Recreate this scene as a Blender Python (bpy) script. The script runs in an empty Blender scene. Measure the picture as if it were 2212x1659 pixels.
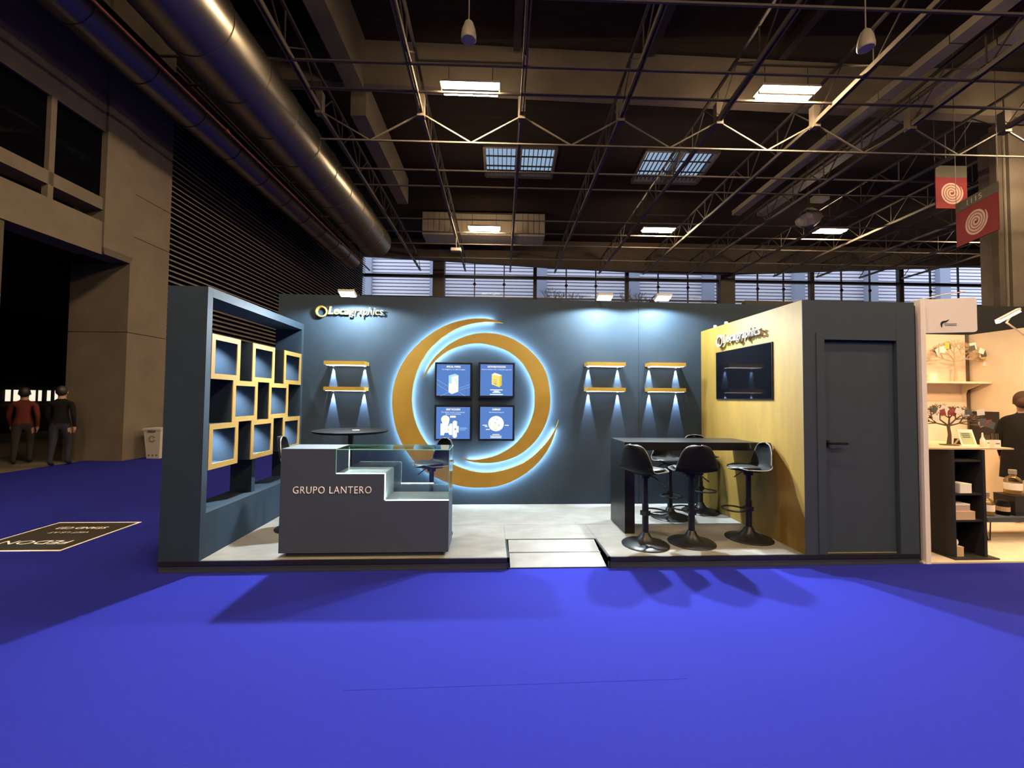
import bpy, bmesh, math, random
from mathutils import Vector, Matrix, Euler

# ------------------------------------------------------------------ camera, world, exposure
sc = bpy.context.scene
COL = sc.collection
W_IMG, F_PX = 2212.0, 900.0
YAW, PITCH, ROLL, CAM_H = .0527, .0345, .0096, 1.5343
fw = Vector((math.sin(YAW)*math.cos(PITCH), math.cos(YAW)*math.cos(PITCH), math.sin(PITCH)))
r0 = Vector((math.cos(YAW), -math.sin(YAW), 0)); u0 = r0.cross(fw)
rt = r0*math.cos(ROLL) + u0*math.sin(ROLL)
up = u0*math.cos(ROLL) - r0*math.sin(ROLL)
cd = bpy.data.cameras.new('camera'); cam = bpy.data.objects.new('camera', cd); COL.objects.link(cam)
cd.sensor_width = 36.0; cd.lens = F_PX/W_IMG*36.0; cd.clip_start = .05; cd.clip_end = 300
m = Matrix.Identity(4)
for i in range(3):
    m[i][0], m[i][1], m[i][2] = rt[i], up[i], -fw[i]
m[2][3] = CAM_H
cam.matrix_world = m
sc.camera = cam

world = bpy.data.worlds.new('overcast_sky'); sc.world = world; world.use_nodes = True
bg = world.node_tree.nodes['Background']
bg.inputs[0].default_value = (.74, .80, .96, 1); bg.inputs[1].default_value = 2.4

sc.view_settings.view_transform = 'Standard'; sc.view_settings.look = 'None'
sc.view_settings.exposure = 0.0; sc.view_settings.gamma = 1.0
sc.view_settings.use_curve_mapping = False

FLOOD_W = 760.0      # the three flood lamps clamped to the back wall
HALL_E = 400.0        # radiance of the hall's tube lamps

# ------------------------------------------------------------------ helpers
HALL = .02646        # the hall's axes are turned a little against the stand's
BASE = {}            # object -> base point its mesh coordinates are measured from

def mat(name, col, rough=.6, metal=0., spec=.5, emit=None, estr=0., noise=0., nscale=8., bump=0., bscale=60., stretch=None, coat=0.):
    mt = bpy.data.materials.new(name); mt.use_nodes = True
    nt = mt.node_tree; b = nt.nodes['Principled BSDF']
    b.inputs['Base Color'].default_value = (*col, 1); b.inputs['Roughness'].default_value = rough
    b.inputs['Metallic'].default_value = metal; b.inputs['Specular IOR Level'].default_value = spec
    b.inputs['Coat Weight'].default_value = coat
    if emit:
        b.inputs['Emission Color'].default_value = (*emit, 1); b.inputs['Emission Strength'].default_value = estr
    if noise or bump:
        tc = nt.nodes.new('ShaderNodeTexCoord'); mp = nt.nodes.new('ShaderNodeMapping')
        nt.links.new(tc.outputs['Object'], mp.inputs[0])
        if stretch: mp.inputs['Scale'].default_value = stretch
    if noise:
        n = nt.nodes.new('ShaderNodeTexNoise'); n.inputs['Scale'].default_value = nscale
        n.inputs['Detail'].default_value = 8; n.inputs['Roughness'].default_value = .6
        nt.links.new(mp.outputs[0], n.inputs[0])
        rp = nt.nodes.new('ShaderNodeValToRGB')
        rp.color_ramp.elements[0].position = .3; rp.color_ramp.elements[1].position = .7
        rp.color_ramp.elements[0].color = (*[c*(1-noise) for c in col], 1)
        rp.color_ramp.elements[1].color = (*[min(1, c*(1+noise)) for c in col], 1)
        nt.links.new(n.outputs[0], rp.inputs[0]); nt.links.new(rp.outputs[0], b.inputs['Base Color'])
    if bump:
        n2 = nt.nodes.new('ShaderNodeTexNoise'); n2.inputs['Scale'].default_value = bscale; n2.inputs['Detail'].default_value = 4
        nt.links.new(mp.outputs[0], n2.inputs[0])
        bp = nt.nodes.new('ShaderNodeBump'); bp.inputs['Strength'].default_value = bump; bp.inputs['Distance'].default_value = .01
        nt.links.new(n2.outputs[0], bp.inputs['Height']); nt.links.new(bp.outputs[0], b.inputs['Normal'])
    return mt

def emat(name, col, s):
    mt = bpy.data.materials.new(name); mt.use_nodes = True; nt = mt.node_tree
    nt.nodes.remove(nt.nodes['Principled BSDF'])
    e = nt.nodes.new('ShaderNodeEmission'); e.inputs[0].default_value = (*col, 1); e.inputs[1].default_value = s
    nt.links.new(e.outputs[0], nt.nodes['Material Output'].inputs[0])
    return mt

def gmat(name, tint, gloss=.08, rough=.02, refl=.8):
    """clear sheet glass: mostly see-through, reflecting more at grazing angles"""
    mt = bpy.data.materials.new(name); mt.use_nodes = True; nt = mt.node_tree
    nt.nodes.remove(nt.nodes['Principled BSDF'])
    t = nt.nodes.new('ShaderNodeBsdfTransparent'); t.inputs[0].default_value = (*tint, 1)
    g = nt.nodes.new('ShaderNodeBsdfGlossy'); g.inputs['Roughness'].default_value = rough
    f = nt.nodes.new('ShaderNodeFresnel'); f.inputs[0].default_value = 1.5
    mx = nt.nodes.new('ShaderNodeMixShader'); md = nt.nodes.new('ShaderNodeMath'); md.operation = 'MULTIPLY_ADD'
    md.inputs[1].default_value = refl; md.inputs[2].default_value = gloss*.3
    nt.links.new(f.outputs[0], md.inputs[0]); nt.links.new(md.outputs[0], mx.inputs[0])
    nt.links.new(t.outputs[0], mx.inputs[1]); nt.links.new(g.outputs[0], mx.inputs[2])
    nt.links.new(mx.outputs[0], nt.nodes['Material Output'].inputs[0])
    return mt

class MB:
    """collects shapes in one coordinate frame and links them as one mesh object"""
    def __init__(s): s.v = []; s.f = []; s.mi = []; s.cur = 0
    def add(s, vs, fs):
        o = len(s.v); s.v += [tuple(v) for v in vs]
        for f in fs: s.f.append([o+i for i in f]); s.mi.append(s.cur)
        return s
    def box(s, x0, x1, y0, y1, z0, z1):
        return s.add([(x0,y0,z0),(x1,y0,z0),(x1,y1,z0),(x0,y1,z0),(x0,y0,z1),(x1,y0,z1),(x1,y1,z1),(x0,y1,z1)],
                     [(0,3,2,1),(4,5,6,7),(0,1,5,4),(1,2,6,5),(2,3,7,6),(3,0,4,7)])
    def bar(s, a, b, w, h=None, upv=(0,0,1)):
        a = Vector(a); b = Vector(b); h = h or w; d = (b-a).normalized(); u = Vector(upv)
        if abs(d.dot(u)) > .98: u = Vector((1,0,0))
        x = d.cross(u).normalized(); u = x.cross(d)
        vs = [p + x*sx*w/2 + u*sz*h/2 for p in (a, b) for sx, sz in ((-1,-1),(1,-1),(1,1),(-1,1))]
        return s.add(vs, [(0,3,2,1),(4,5,6,7),(0,1,5,4),(1,2,6,5),(2,3,7,6),(3,0,4,7)])
    def cyl(s, a, b, r, r2=None, n=16, caps=True):
        a = Vector(a); b = Vector(b); r2 = r if r2 is None else r2; d = (b-a).normalized()
        u = Vector((0,0,1)) if abs(d.z) < .9 else Vector((1,0,0)); x = d.cross(u).normalized(); y = d.cross(x)
        vs = []
        for p, rr in ((a, r), (b, r2)):
            for i in range(n):
                t = 2*math.pi*i/n; vs.append(p + x*rr*math.cos(t) + y*rr*math.sin(t))
        fs = [(i, (i+1) % n, n+(i+1) % n, n+i) for i in range(n)]
        if caps: fs += [tuple(range(n-1, -1, -1)), tuple(range(n, 2*n))]
        return s.add(vs, fs)
    def tube(s, pts, r, n=8, closed=False, caps=True):
        pts = [Vector(p) for p in pts]; N = len(pts); vs = []; prev = None
        for i, p in enumerate(pts):
            if closed: d = pts[(i+1) % N] - pts[i-1]
            else: d = pts[min(i+1, N-1)] - pts[max(i-1, 0)]
            d.normalize()
            if prev is None:
                u = Vector((0,0,1)) if abs(d.z) < .9 else Vector((1,0,0)); x = d.cross(u).normalized()
            else: x = (prev - d*prev.dot(d)).normalized()
            prev = x; y = d.cross(x); rr = r[i] if isinstance(r, (list, tuple)) else r
            for k in range(n):
                t = 2*math.pi*k/n; vs.append(p + x*rr*math.cos(t) + y*rr*math.sin(t))
        fs = []
        for i in range(N if closed else N-1):
            j = (i+1) % N
            for k in range(n): fs.append((i*n+k, i*n+(k+1) % n, j*n+(k+1) % n, j*n+k))
        if caps and not closed: fs += [tuple(range(n-1, -1, -1)), tuple(range((N-1)*n, N*n))]
        return s.add(vs, fs)
    def lathe(s, prof, c=(0,0,0), n=32, axis='z'):
        vs = []
        for r, z in prof:
            for k in range(n):
                t = 2*math.pi*k/n; vs.append((c[0]+r*math.cos(t), c[1]+r*math.sin(t), c[2]+z))
        fs = [(i*n+k, i*n+(k+1) % n, (i+1)*n+(k+1) % n, (i+1)*n+k) for i in range(len(prof)-1) for k in range(n)]
        fs += [tuple(range(n-1, -1, -1)), tuple(range((len(prof)-1)*n, len(prof)*n))]
        return s.add(vs, fs)
    def prism(s, poly, fn0, fn1):
        """poly: 2-D outline; fn0/fn1 map a 2-D point to the near and far 3-D face"""
        n = len(poly)
        return s.add([fn0(p) for p in poly] + [fn1(p) for p in poly],
                     [tuple(range(n)), tuple(range(2*n-1, n-1, -1))] + [(i, n+i, n+(i+1) % n, (i+1) % n) for i in range(n)])
    def ribbon2(s, A, B, fn0, fn1):
        """plate between two polylines of equal length"""
        n = len(A); vs = [fn0(p) for p in A] + [fn0(p) for p in B] + [fn1(p) for p in A] + [fn1(p) for p in B]
        fs = []
        for i in range(n-1):
            fs += [(i, i+1, n+i+1, n+i), (2*n+i, 3*n+i, 3*n+i+1, 2*n+i+1), (i, 2*n+i, 2*n+i+1, i+1), (n+i, n+i+1, 3*n+i+1, 3*n+i)]
        fs += [(0, n, 3*n, 2*n), (n-1, 3*n-1, 4*n-1, 2*n-1)]
        return s.add(vs, fs)
    def build(s, name, mt, parent=None, smooth=False, bev=0., kind=None, base=None):
        b = Vector(base) if base is not None else (BASE.get(parent.name, Vector((0,0,0))) if parent else Vector((0,0,0)))
        me = bpy.data.meshes.new(name)
        me.from_pydata([tuple(Vector(v)-b) for v in s.v], [], s.f)
        ms = mt if isinstance(mt, (list, tuple)) else [mt]
        for x in ms: me.materials.append(x)
        for p, k in zip(me.polygons, s.mi): p.material_index = min(k, len(ms)-1)
        bm = bmesh.new(); bm.from_mesh(me)
        bmesh.ops.recalc_face_normals(bm, faces=bm.faces)
        if bev: bmesh.ops.bevel(bm, geom=bm.edges[:], offset=bev, segments=2, affect='EDGES', clamp_overlap=True)
        bm.to_mesh(me); bm.free()
        if smooth:
            for p in me.polygons: p.use_smooth = True
            try: me.set_sharp_from_angle(angle=math.radians(40))
            except Exception: pass
        return link(name, me, parent, kind, b)

def link(name, me, parent=None, kind=None, base=None):
    o = bpy.data.objects.new(name, me); COL.objects.link(o)
    BASE[o.name] = Vector(base) if base is not None else Vector((0,0,0))
    if parent: o.parent = parent
    if kind: o['kind'] = kind
    return o

def tag(o, label, cat, group=None):
    o['label'] = label; o['category'] = cat
    if group: o['group'] = group
    return o

def thing(name, label, cat, base=(0,0,0), group=None, hall=False):
    o = bpy.data.objects.new(name, None); COL.objects.link(o); o.empty_display_size = .1
    BASE[o.name] = Vector(base); put(o, base, hall); tag(o, label, cat, group)
    return o

def setting(name, base=(0,0,0), hall=False):
    o = bpy.data.objects.new(name, None); COL.objects.link(o); o.empty_display_size = .1
    BASE[o.name] = Vector(base); put(o, base, hall); o['kind'] = 'structure'
    return o

def put(o, base, hall=False):
    b = Vector(base)
    if hall:
        o.rotation_euler = (0, 0, -HALL); o.location = Matrix.Rotation(-HALL, 3, 'Z') @ b
    else: o.location = b

def single(mb, name, mt, label, cat, base, group=None, hall=False, **k):
    o = mb.build(name, mt, None, base=base, **k); put(o, base, hall); return tag(o, label, cat, group)

def struct(mb, name, mt, base=(0,0,0), hall=False, **k):
    o = mb.build(name, mt, None, kind='structure', base=base, **k); put(o, base, hall); return o

def copy_tree(o, parent=None):
    c = o.copy(); COL.objects.link(c); c.parent = parent
    for ch in list(o.children): copy_tree(ch, c)
    return c

def lamp(name, kind, loc, watts, col, parent, size=.1, rot=(0,0,0), spot=None, blend=.3, sy=None):
    """a light inside the fixture 'parent'; loc is in the same frame as the fixture's meshes"""
    l = bpy.data.lights.new(name, kind); l.energy = watts; l.color = col
    if kind == 'SPOT': l.spot_size = math.radians(spot); l.spot_blend = blend; l.shadow_soft_size = size
    elif kind == 'AREA':
        l.size = size
        if sy: l.shape = 'RECTANGLE'; l.size_y = sy
    else: l.shadow_soft_size = size
    o = bpy.data.objects.new(name, l); COL.objects.link(o); o.parent = parent
    o.location = Vector(loc) - BASE[parent.name]; o.rotation_euler = rot
    return o

def text_mesh(s, size, extrude=0., shear=0., bold=0., spacing=1.):
    cu = bpy.data.curves.new('lettering', 'FONT'); cu.body = s; cu.size = size; cu.extrude = extrude
    cu.shear = shear; cu.offset = bold; cu.space_character = spacing; cu.resolution_u = 3
    o = bpy.data.objects.new('lettering', cu); COL.objects.link(o)
    dg = bpy.context.evaluated_depsgraph_get(); me = bpy.data.meshes.new_from_object(o.evaluated_get(dg))
    bpy.data.objects.remove(o); bpy.data.curves.remove(cu)
    return me

def xr(me):
    xs = [v.co.x for v in me.vertices]; return (min(xs), max(xs)) if xs else (0, 0)

def text_on(s, mt, parent, M, name='lettering', width=None, align='L', **k):
    me = text_mesh(s, **k); a, b = xr(me)
    sx = (width/(b-a)) if width else 1
    off = {'L': a, 'C': (a+b)/2}[align]
    me.transform(Matrix.Scale(sx, 4, (1,0,0)) @ Matrix.Translation((-off, 0, 0)))
    me.transform(M); me.transform(Matrix.Translation(-BASE[parent.name])); me.materials.append(mt); me.name = name
    return link(name, me, parent, base=BASE[parent.name])

def letters(s, mt, parent, M, size, extrude, shear=0., bold=0., spacing=1., width=None, total=None, start=0., name='letter'):
    """every letter of a word as a mesh of its own"""
    full = text_mesh(s, size, extrude, shear, bold, spacing); a, b = xr(full); bpy.data.meshes.remove(full)
    k = (width/(b-a)) if width else 1
    for i, ch in enumerate(s):
        if ch == ' ': continue
        pre = text_mesh(s[:i+1], size, extrude, shear, bold, spacing); _, pb = xr(pre); bpy.data.meshes.remove(pre)
        me = text_mesh(ch, size, extrude, shear, bold, spacing); _, cb = xr(me)
        me.transform(Matrix.Scale(k, 4, (1,0,0)) @ Matrix.Translation((pb-cb-a, 0, 0)))
        me.transform(M @ Matrix.Translation((start, 0, 0))); me.transform(Matrix.Translation(-BASE[parent.name]))
        me.materials.append(mt); me.name = name
        link(name, me, parent, base=BASE[parent.name])
    return (b-a)*k

def spline(pts, n=8):
    """Catmull-Rom through 2-D points"""
    P = [Vector((p[0], p[1])) for p in pts]; P = [2*P[0]-P[1]] + P + [2*P[-1]-P[-2]]; out = []
    for i in range(1, len(P)-2):
        for k in range(n):
            t = k/n; a, b, c, d = P[i-1:i+3]
            out.append(.5*((2*b) + (c-a)*t + (2*a-5*b+4*c-d)*t*t + (3*b-a-3*c+d)*t**3))
    out.append(P[-2]); return out

def resample(P, n):
    L = [0]
    for a, b in zip(P, P[1:]): L.append(L[-1]+(b-a).length)
    out = []; j = 0
    for i in range(n):
        t = L[-1]*i/(n-1)
        while j < len(L)-2 and L[j+1] < t: j += 1
        k = 0 if L[j+1] == L[j] else (t-L[j])/(L[j+1]-L[j]); out.append(P[j].lerp(P[j+1], min(1, k)))
    return out

# ------------------------------------------------------------------ materials
M = {}
M['carpet'] = mat('blue_carpet', (.0115, .0145, .205), .95, spec=.12, noise=.05, nscale=30, bump=.25, bscale=500)
M['navy'] = mat('navy_painted_board', (.0155, .0285, .0455), .75, spec=.3, noise=.10, nscale=3, bump=.04, bscale=40)
M['navy_front'] = mat('navy_counter_lacquer', (.042, .055, .080), .65, spec=.3, noise=.05, nscale=5)
M['yellow'] = mat('ochre_painted_board', (.172, .100, .0155), .7, spec=.3, noise=.17, nscale=2.2, stretch=(3, 3, .6), bump=.05, bscale=30)
M['ochre_edge'] = mat('ochre_lacquer_edge', (0.2668, 0.1587, 0.0368), .6, spec=.3, noise=.04)
M['gold'] = mat('mustard_lacquer', (.27, .155, .018), .55, spec=.35, noise=.10, nscale=2.5)
M['laminate'] = mat('pale_stone_laminate', (.165, .156, .142), .5, spec=.35, noise=.20, nscale=3.5, stretch=(1, 2.2, 1))
M['black_trim'] = mat('black_edge_trim', (0.0096, 0.0096, 0.0112), .45)
M['navy_door'] = mat('navy_store_lacquer', (.031, .043, .060), .7, spec=.25, noise=.05, nscale=5)
M['fascia'] = mat('dark_grey_fascia', (.030, .036, .046), .6, noise=.08)
M['black_plastic'] = mat('black_matte_plastic', (.006, .006, .006), .55, spec=.10)
M['table_black'] = mat('black_laminate', (.006, .006, .0065), .6, spec=.05)
M['black_leather'] = mat('black_leatherette', (.012, .0115, .011), .45, spec=.3, bump=.1, bscale=200)
M['black_metal'] = mat('black_powder_metal', (.008, .008, .0085), .38, spec=.3)
M['rim'] = mat('polished_edge_highlight', (0.1800, 0.1740, 0.1680), .3, metal=.4)  # pale colour carries the white highlight of the shiny shell edge
M['black_wood'] = mat('black_wood_veneer', (.008, .0075, .0075), .32, spec=.3, noise=.3, nscale=6, stretch=(1, 12, 12))
M['screen_bezel'] = mat('black_screen_bezel', (.006, .006, .007), .3)
M['tv_glass'] = mat('black_tv_glass', (.002, .002, .003), .05, spec=.10)
M['scr_blue'] = emat('screen_blue', (.11, .24, .62), 1.0)
M['scr_blue2'] = emat('screen_line_blue', (.28, .48, .85), 1.0)
M['scr_white'] = emat('screen_white', (.93, .97, 1.), 1.15)
M['scr_cream'] = emat('screen_cream', (1., .93, .72), 1.1)
M['scr_cyan'] = emat('screen_cyan', (.42, .74, 1.), 1.1)
M['scr_yellow'] = emat('screen_yellow', (1., .82, .20), 1.0)
M['scr_yellow2'] = emat('screen_yellow_side', (.86, .70, .08), .95)
M['scr_dark'] = emat('screen_dark_print', (.33, .32, .22), .9)
M['led_halo'] = emat('cool_led_halo', (.56, .83, 1.), 200.)
M['led_panel'] = emat('white_led_panel', (1., .97, .90), 9.)
M['led_strip'] = emat('white_led_strip', (.86, 1., .95), 7.)
M['flood_face'] = emat('flood_lamp_face', (1., .98, .86), 45.)
M['tube'] = emat('warm_tube_lamp', (1., .72, .42), HALL_E)
M['tube_far'] = M['tube']
M['glass'] = gmat('showcase_glass', (.93, .97, .95))
M['glass_edge'] = mat('green_glass_edge', (.25, .60, .46), .15, spec=.8)
M['step_white'] = mat('showcase_step_lacquer', (0.2400, 0.2760, 0.3000), .35)
M['window_glass'] = gmat('window_glass', (.90, .92, .95), .0, refl=.02)
M['sky_glass'] = gmat('dimming_skylight_glass', (.40, .46, .50), .0, refl=.02)  # dark tint holds down the sky's brightness in the skylights
M['white_sign'] = mat('white_lettering', (.90, .87, .83), .5)
M['cream_letter'] = mat('cream_lettering', (.34, .325, .29), .6)
M['gold_letter'] = mat('yellow_letter', (.32, .235, .07), .4)
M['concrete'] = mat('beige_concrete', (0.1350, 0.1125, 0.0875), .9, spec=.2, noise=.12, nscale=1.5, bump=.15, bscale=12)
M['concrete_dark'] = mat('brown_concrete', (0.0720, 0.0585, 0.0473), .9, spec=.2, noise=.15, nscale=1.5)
M['louvre'] = mat('brown_louvre_slat', (0.1350, 0.1125, 0.0968), .6, noise=.08)
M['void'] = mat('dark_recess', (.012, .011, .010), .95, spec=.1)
M['deck'] = mat('dark_timber_roof_deck', (0.0250, 0.0170, 0.0130), .9, spec=.15, noise=.25, nscale=2, stretch=(.3, 4, 1))
M['steel'] = mat('grey_brown_painted_steel', (0.1200, 0.1000, 0.0825), .55, spec=.4, noise=.06)
M['steel_dark'] = mat('dark_painted_steel', (0.0350, 0.0275, 0.0225), .6)
M['duct'] = mat('galvanised_duct_sheet', (0.2760, 0.2580, 0.2220), .32, metal=.95, noise=.05, nscale=2)
M['red_pipe'] = mat('red_sprinkler_pipe', (0.1000, 0.0150, 0.0125), .5)
M['beige_panel'] = mat('beige_metal_panel', (0.2100, 0.1800, 0.1400), .6, noise=.05)
M['facade'] = mat('pale_grey_outdoor_slat', (.72, .70, .74), .7)
M['facade_post'] = mat('blue_grey_outdoor_post', (.30, .33, .40), .7)
M['banner_red'] = mat('red_banner_fabric', (0.1700, 0.0100, 0.0140), .8)
M['banner_grey'] = mat('grey_banner_header', (0.0780, 0.0720, 0.0540), .8)
M['banner_pink'] = mat('pale_pink_print', (0.4500, 0.3120, 0.2640), .8)
M['white_plastic'] = mat('offwhite_plastic', (0.2520, 0.2220, 0.1860), .5)
M['lamp_white'] = mat('white_lamp_housing', (0.3300, 0.3000, 0.2520), .5)
M['sticker_black'] = mat('black_floor_sticker', (.022, .019, .015), .6)
M['sticker_white'] = mat('white_floor_print', (.8, .74, .66), .6)
M['card'] = mat('white_cardboard', (0.4340, 0.3920, 0.3500), .8, noise=.04)
M['card_print'] = mat('dark_grey_print', (.10, .10, .09), .8)
M['card_green'] = mat('green_brown_print', (.20, .20, .10), .8)
M['cream'] = mat('cream_booth_wall', (.70, .60, .48), .8, noise=.03)
M['cream_floor'] = mat('sand_booth_floor', (.55, .46, .36), .7, noise=.1, nscale=6)
M['booth_white'] = mat('white_booth_panel', (.66, .60, .57), .7)
M['booth_black'] = mat('matte_black_panel', (0.0144, 0.0128, 0.0120), .6)
M['warm_bar'] = emat('warm_bar_lamp', (1., .72, .36), 30.)
M['tree_wood'] = mat('brown_cut_wood', (.10, .065, .04), .7)
M['tree_pale'] = mat('pale_cut_wood', (.50, .36, .22), .7)
M['paper'] = mat('white_paper', (.80, .74, .66), .8)
M['paper_green'] = mat('pale_green_print', (.42, .50, .26), .8)
M['paper_yellow'] = mat('yellow_print', (.80, .52, .08), .8)
M['paper_red'] = mat('dark_red_print', (.30, .06, .05), .8)
M['clear'] = gmat('clear_bottle_glass', (.9, .88, .82), .2)
M['kraft'] = mat('kraft_cardboard', (.52, .36, .23), .85)
M['red_coat'] = mat('red_jacket_cloth', (0.1000, 0.0110, 0.0070), .85)
M['dark_cloth'] = mat('black_cloth', (.007, .0065, .007), .95, spec=.2)
M['navy_cloth'] = mat('dark_blue_denim', (.012, .014, .025), .9)
M['grey_cloth'] = mat('grey_brown_trousers', (0.0200, 0.0165, 0.0150), .9)
M['skin'] = mat('skin', (0.3360, 0.2030, 0.1470), .55)
M['hair_brown'] = mat('brown_hair', (.035, .018, .011), .7, spec=.2)
M['hair_dark'] = mat('dark_hair', (.018, .014, .012), .55)
M['shoe'] = mat('black_shoe', (.015, .014, .014), .5)
M['lit_pane'] = emat('lit_far_window', (1., .90, .70), 1.0)

# ================================================================== THE HALL (setting)
X0 = -8.75                     # face of the concrete side building
YB = 27.0                      # glazed end wall
rnd = random.Random(4)

mb = MB(); mb.box(-9.6, 36, -14, 28, -.10, 0); struct(mb, 'floor', M['carpet'], (0,0,0), hall=True)
mb = MB(); mb.box(-30, -9.6, 2, 20, -.10, -.002); struct(mb, 'floor_passage', M['concrete'], hall=True)

# carpet seams: thin raised joints between the carpet widths
for k, (ya, xa, xb) in enumerate(((2.275, -.75, 1.1),)):
    mb = MB(); mb.bar((xa, ya, .0005), (xb, ya+.02, .0005), .004, .0008)
    struct(mb, 'trim_%d' % (k+1), M['carpet'])

# side building of concrete: one continuous wall with two dark windows and a wide passage
st = setting('wall_left', (X0, 8, 0), hall=True)
C_ = lambda *a: MB().box(*a)
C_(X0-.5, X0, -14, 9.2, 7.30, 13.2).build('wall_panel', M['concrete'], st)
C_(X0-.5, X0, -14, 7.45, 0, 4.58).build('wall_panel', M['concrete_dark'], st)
C_(X0-.5, X0+.03, -14, 9.2, 4.58, 5.30).build('beam', M['concrete'], st)
C_(X0-.45, X0+.02, -14, 9.2, 5.56, 5.82).build('window_sill', M['concrete'], st)
C_(X0-.10, X0+.02, 8.09, 8.19, 5.30, 7.30).build('mullion', M['concrete'], st)
C_(X0-.10, X0+.02, 6.0, 6.12, 5.30, 7.30).build('mullion', M['concrete'], st)
mb = MB(); mb.box(X0-.6, X0+.06, 9.2, 9.93, 4.75, 13.2); mb.add([(X0-.6,9.2,4.75),(X0+.06,9.2,4.75),(X0+.06,9.93,4.75),(X0-.6,9.93,4.75),(X0-.5,9.3,4.62),(X0,9.3,4.62),(X0,9.93,4.62),(X0-.5,9.93,4.62)],
    [(0,1,5,4),(1,2,6,5),(2,3,7,6),(3,0,4,7),(4,5,6,7)])
mb.build('pilaster', M['concrete'], st)
for z0, z1 in ((0, 2.985), (3.0, 5.27), (5.285, 6.3), (6.315, 13.2)):
    C_(X0-1.35, X0, 9.93, 11.06, z0, z1).build('column_block', M['concrete'], st)
C_(X0-1.3, X0-.02, 9.95, 11.0, 2.98, 3.01).build('joint', M['concrete_dark'], st)
for y0, y1 in ((6.12, 8.09), (8.19, 9.2), (-14, 6.0)):
    C_(X0-.10, X0-.07, y0, y1, 5.82, 7.3).build('pane', M['tv_glass'], st)
# passage behind the opening
sp = setting('wall_passage', (X0-2, 10, 0), hall=True)
C_(-11.0, X0-1.36, 11.0, 20, 0, 4.9).build('wall_panel', M['concrete_dark'], sp)
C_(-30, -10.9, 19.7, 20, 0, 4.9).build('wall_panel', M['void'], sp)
C_(X0-1.6, X0-1.5, -14, 11.0, 4.6, 13.2).build('wall_panel', M['void'], st)  # added dark panel; keeps the sky out of the open window strip
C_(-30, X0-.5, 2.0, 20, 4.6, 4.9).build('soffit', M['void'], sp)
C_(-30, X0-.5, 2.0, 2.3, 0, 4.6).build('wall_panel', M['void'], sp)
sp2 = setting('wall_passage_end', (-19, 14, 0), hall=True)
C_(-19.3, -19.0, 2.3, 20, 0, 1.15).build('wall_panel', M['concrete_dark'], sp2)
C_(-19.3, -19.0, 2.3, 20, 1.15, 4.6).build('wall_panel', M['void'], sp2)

# louvred wall of brown slats on a dark wall
sl = setting('wall_left_louvre', (X0-.15, 18, 3), hall=True)
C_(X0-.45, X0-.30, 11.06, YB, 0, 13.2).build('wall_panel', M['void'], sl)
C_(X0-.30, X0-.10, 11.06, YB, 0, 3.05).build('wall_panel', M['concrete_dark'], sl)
me_s = None
for k in range(52):
    z = 3.12 + .143*k
    if me_s is None:
        mb = MB(); a = [(X0-.26, z+.095), (X0-.24, z+.10), (X0-.10, z+.028), (X0-.10, z), (X0-.12, z)]
        mb.prism(a, lambda p: (p[0], 11.06, p[1]), lambda p: (p[0], YB-.05, p[1]))
        o = mb.build('slat', M['louvre'], sl); me_s = o.data
    else:
        o = link('slat', me_s, sl); o.location.z = .143*k

# glazed end wall
C_(-9.6, 36, YB, YB+.3, 0, 7.45)
sw = setting('wall_back_hall', (10, YB, 0), hall=True)
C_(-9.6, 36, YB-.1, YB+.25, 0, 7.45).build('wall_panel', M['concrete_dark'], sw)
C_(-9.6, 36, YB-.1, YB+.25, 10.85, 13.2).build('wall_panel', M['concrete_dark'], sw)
bays = [(-9.5, -4.45), (-3.72, 2.05), (2.25, 8.1), (8.3, 14.25), (15.2, 20.45), (20.7, 26.5), (26.8, 32.6)]
for xa, xb in ((-4.45, -3.72), (14.25, 15.2)):
    C_(xa, xb, YB-.45, YB+.1, 0, 12.6).build('column', M['steel_dark'], sw)
for n, (xa, xb) in enumerate(bays):
    w = setting('window_%d' % (n+1), (xa, YB, 7.45), hall=True)
    for x in (xa-.1, xb+.1):
        C_(x-.11, x+.11, YB-.15, YB+.1, 7.45, 10.85).build('mullion', M['steel_dark'], w)
    C_(xa, xb, YB-.12, YB+.08, 9.33, 9.52).build('transom', M['steel_dark'], w)
    C_(xa, xb, YB-.08, YB+.05, 8.02, 8.12).build('rail', M['steel_dark'], w)
    xs = [xa, xa+(xb-xa)/3, xa+2*(xb-xa)/3, xb]
    if n == 0: xs = [xa, xb]
    for x in xs[1:-1]:
        C_(x-.035, x+.035, YB-.06, YB+.03, 7.45, 10.85).build('bar', M['steel_dark'], w)
        MB().cyl((x, YB-.07, 8.95), (x, YB-.01, 8.95), .10, n=10).build('latch', M['black_plastic'], w)
    for a, b in zip(xs, xs[1:]):
        for z0, z1 in ((7.45, 8.02), (8.12, 9.33), (9.52, 10.85)):
            C_(a+.03, b-.03, YB, YB+.012, z0, z1).build('pane', M['window_glass'], w)
# outdoor building behind the glass, its shading slats too fine to pick apart
fa = thing('neighbouring_building', 'pale slatted building seen through the high windows', 'building', (10, 34, 0), hall=True)
mb = MB()
for k in range(34): mb.box(-18, 48, 33.9, 34.05, 5+.28*k, 5.2+.28*k)
o = mb.build('slats', M['facade'], fa); o['kind'] = 'stuff'
C_(-18, 48, 34.15, 34.4, 0, 15).build('wall', M['facade_post'], fa)
for x in (-11.0, -5.4, 3.2, 10.8, 17.0, 24.6, 30.8, 37):
    C_(x-.45, x+.45, 33.5, 33.9, 0, 15).build('post', M['facade_post'], fa)

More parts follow.
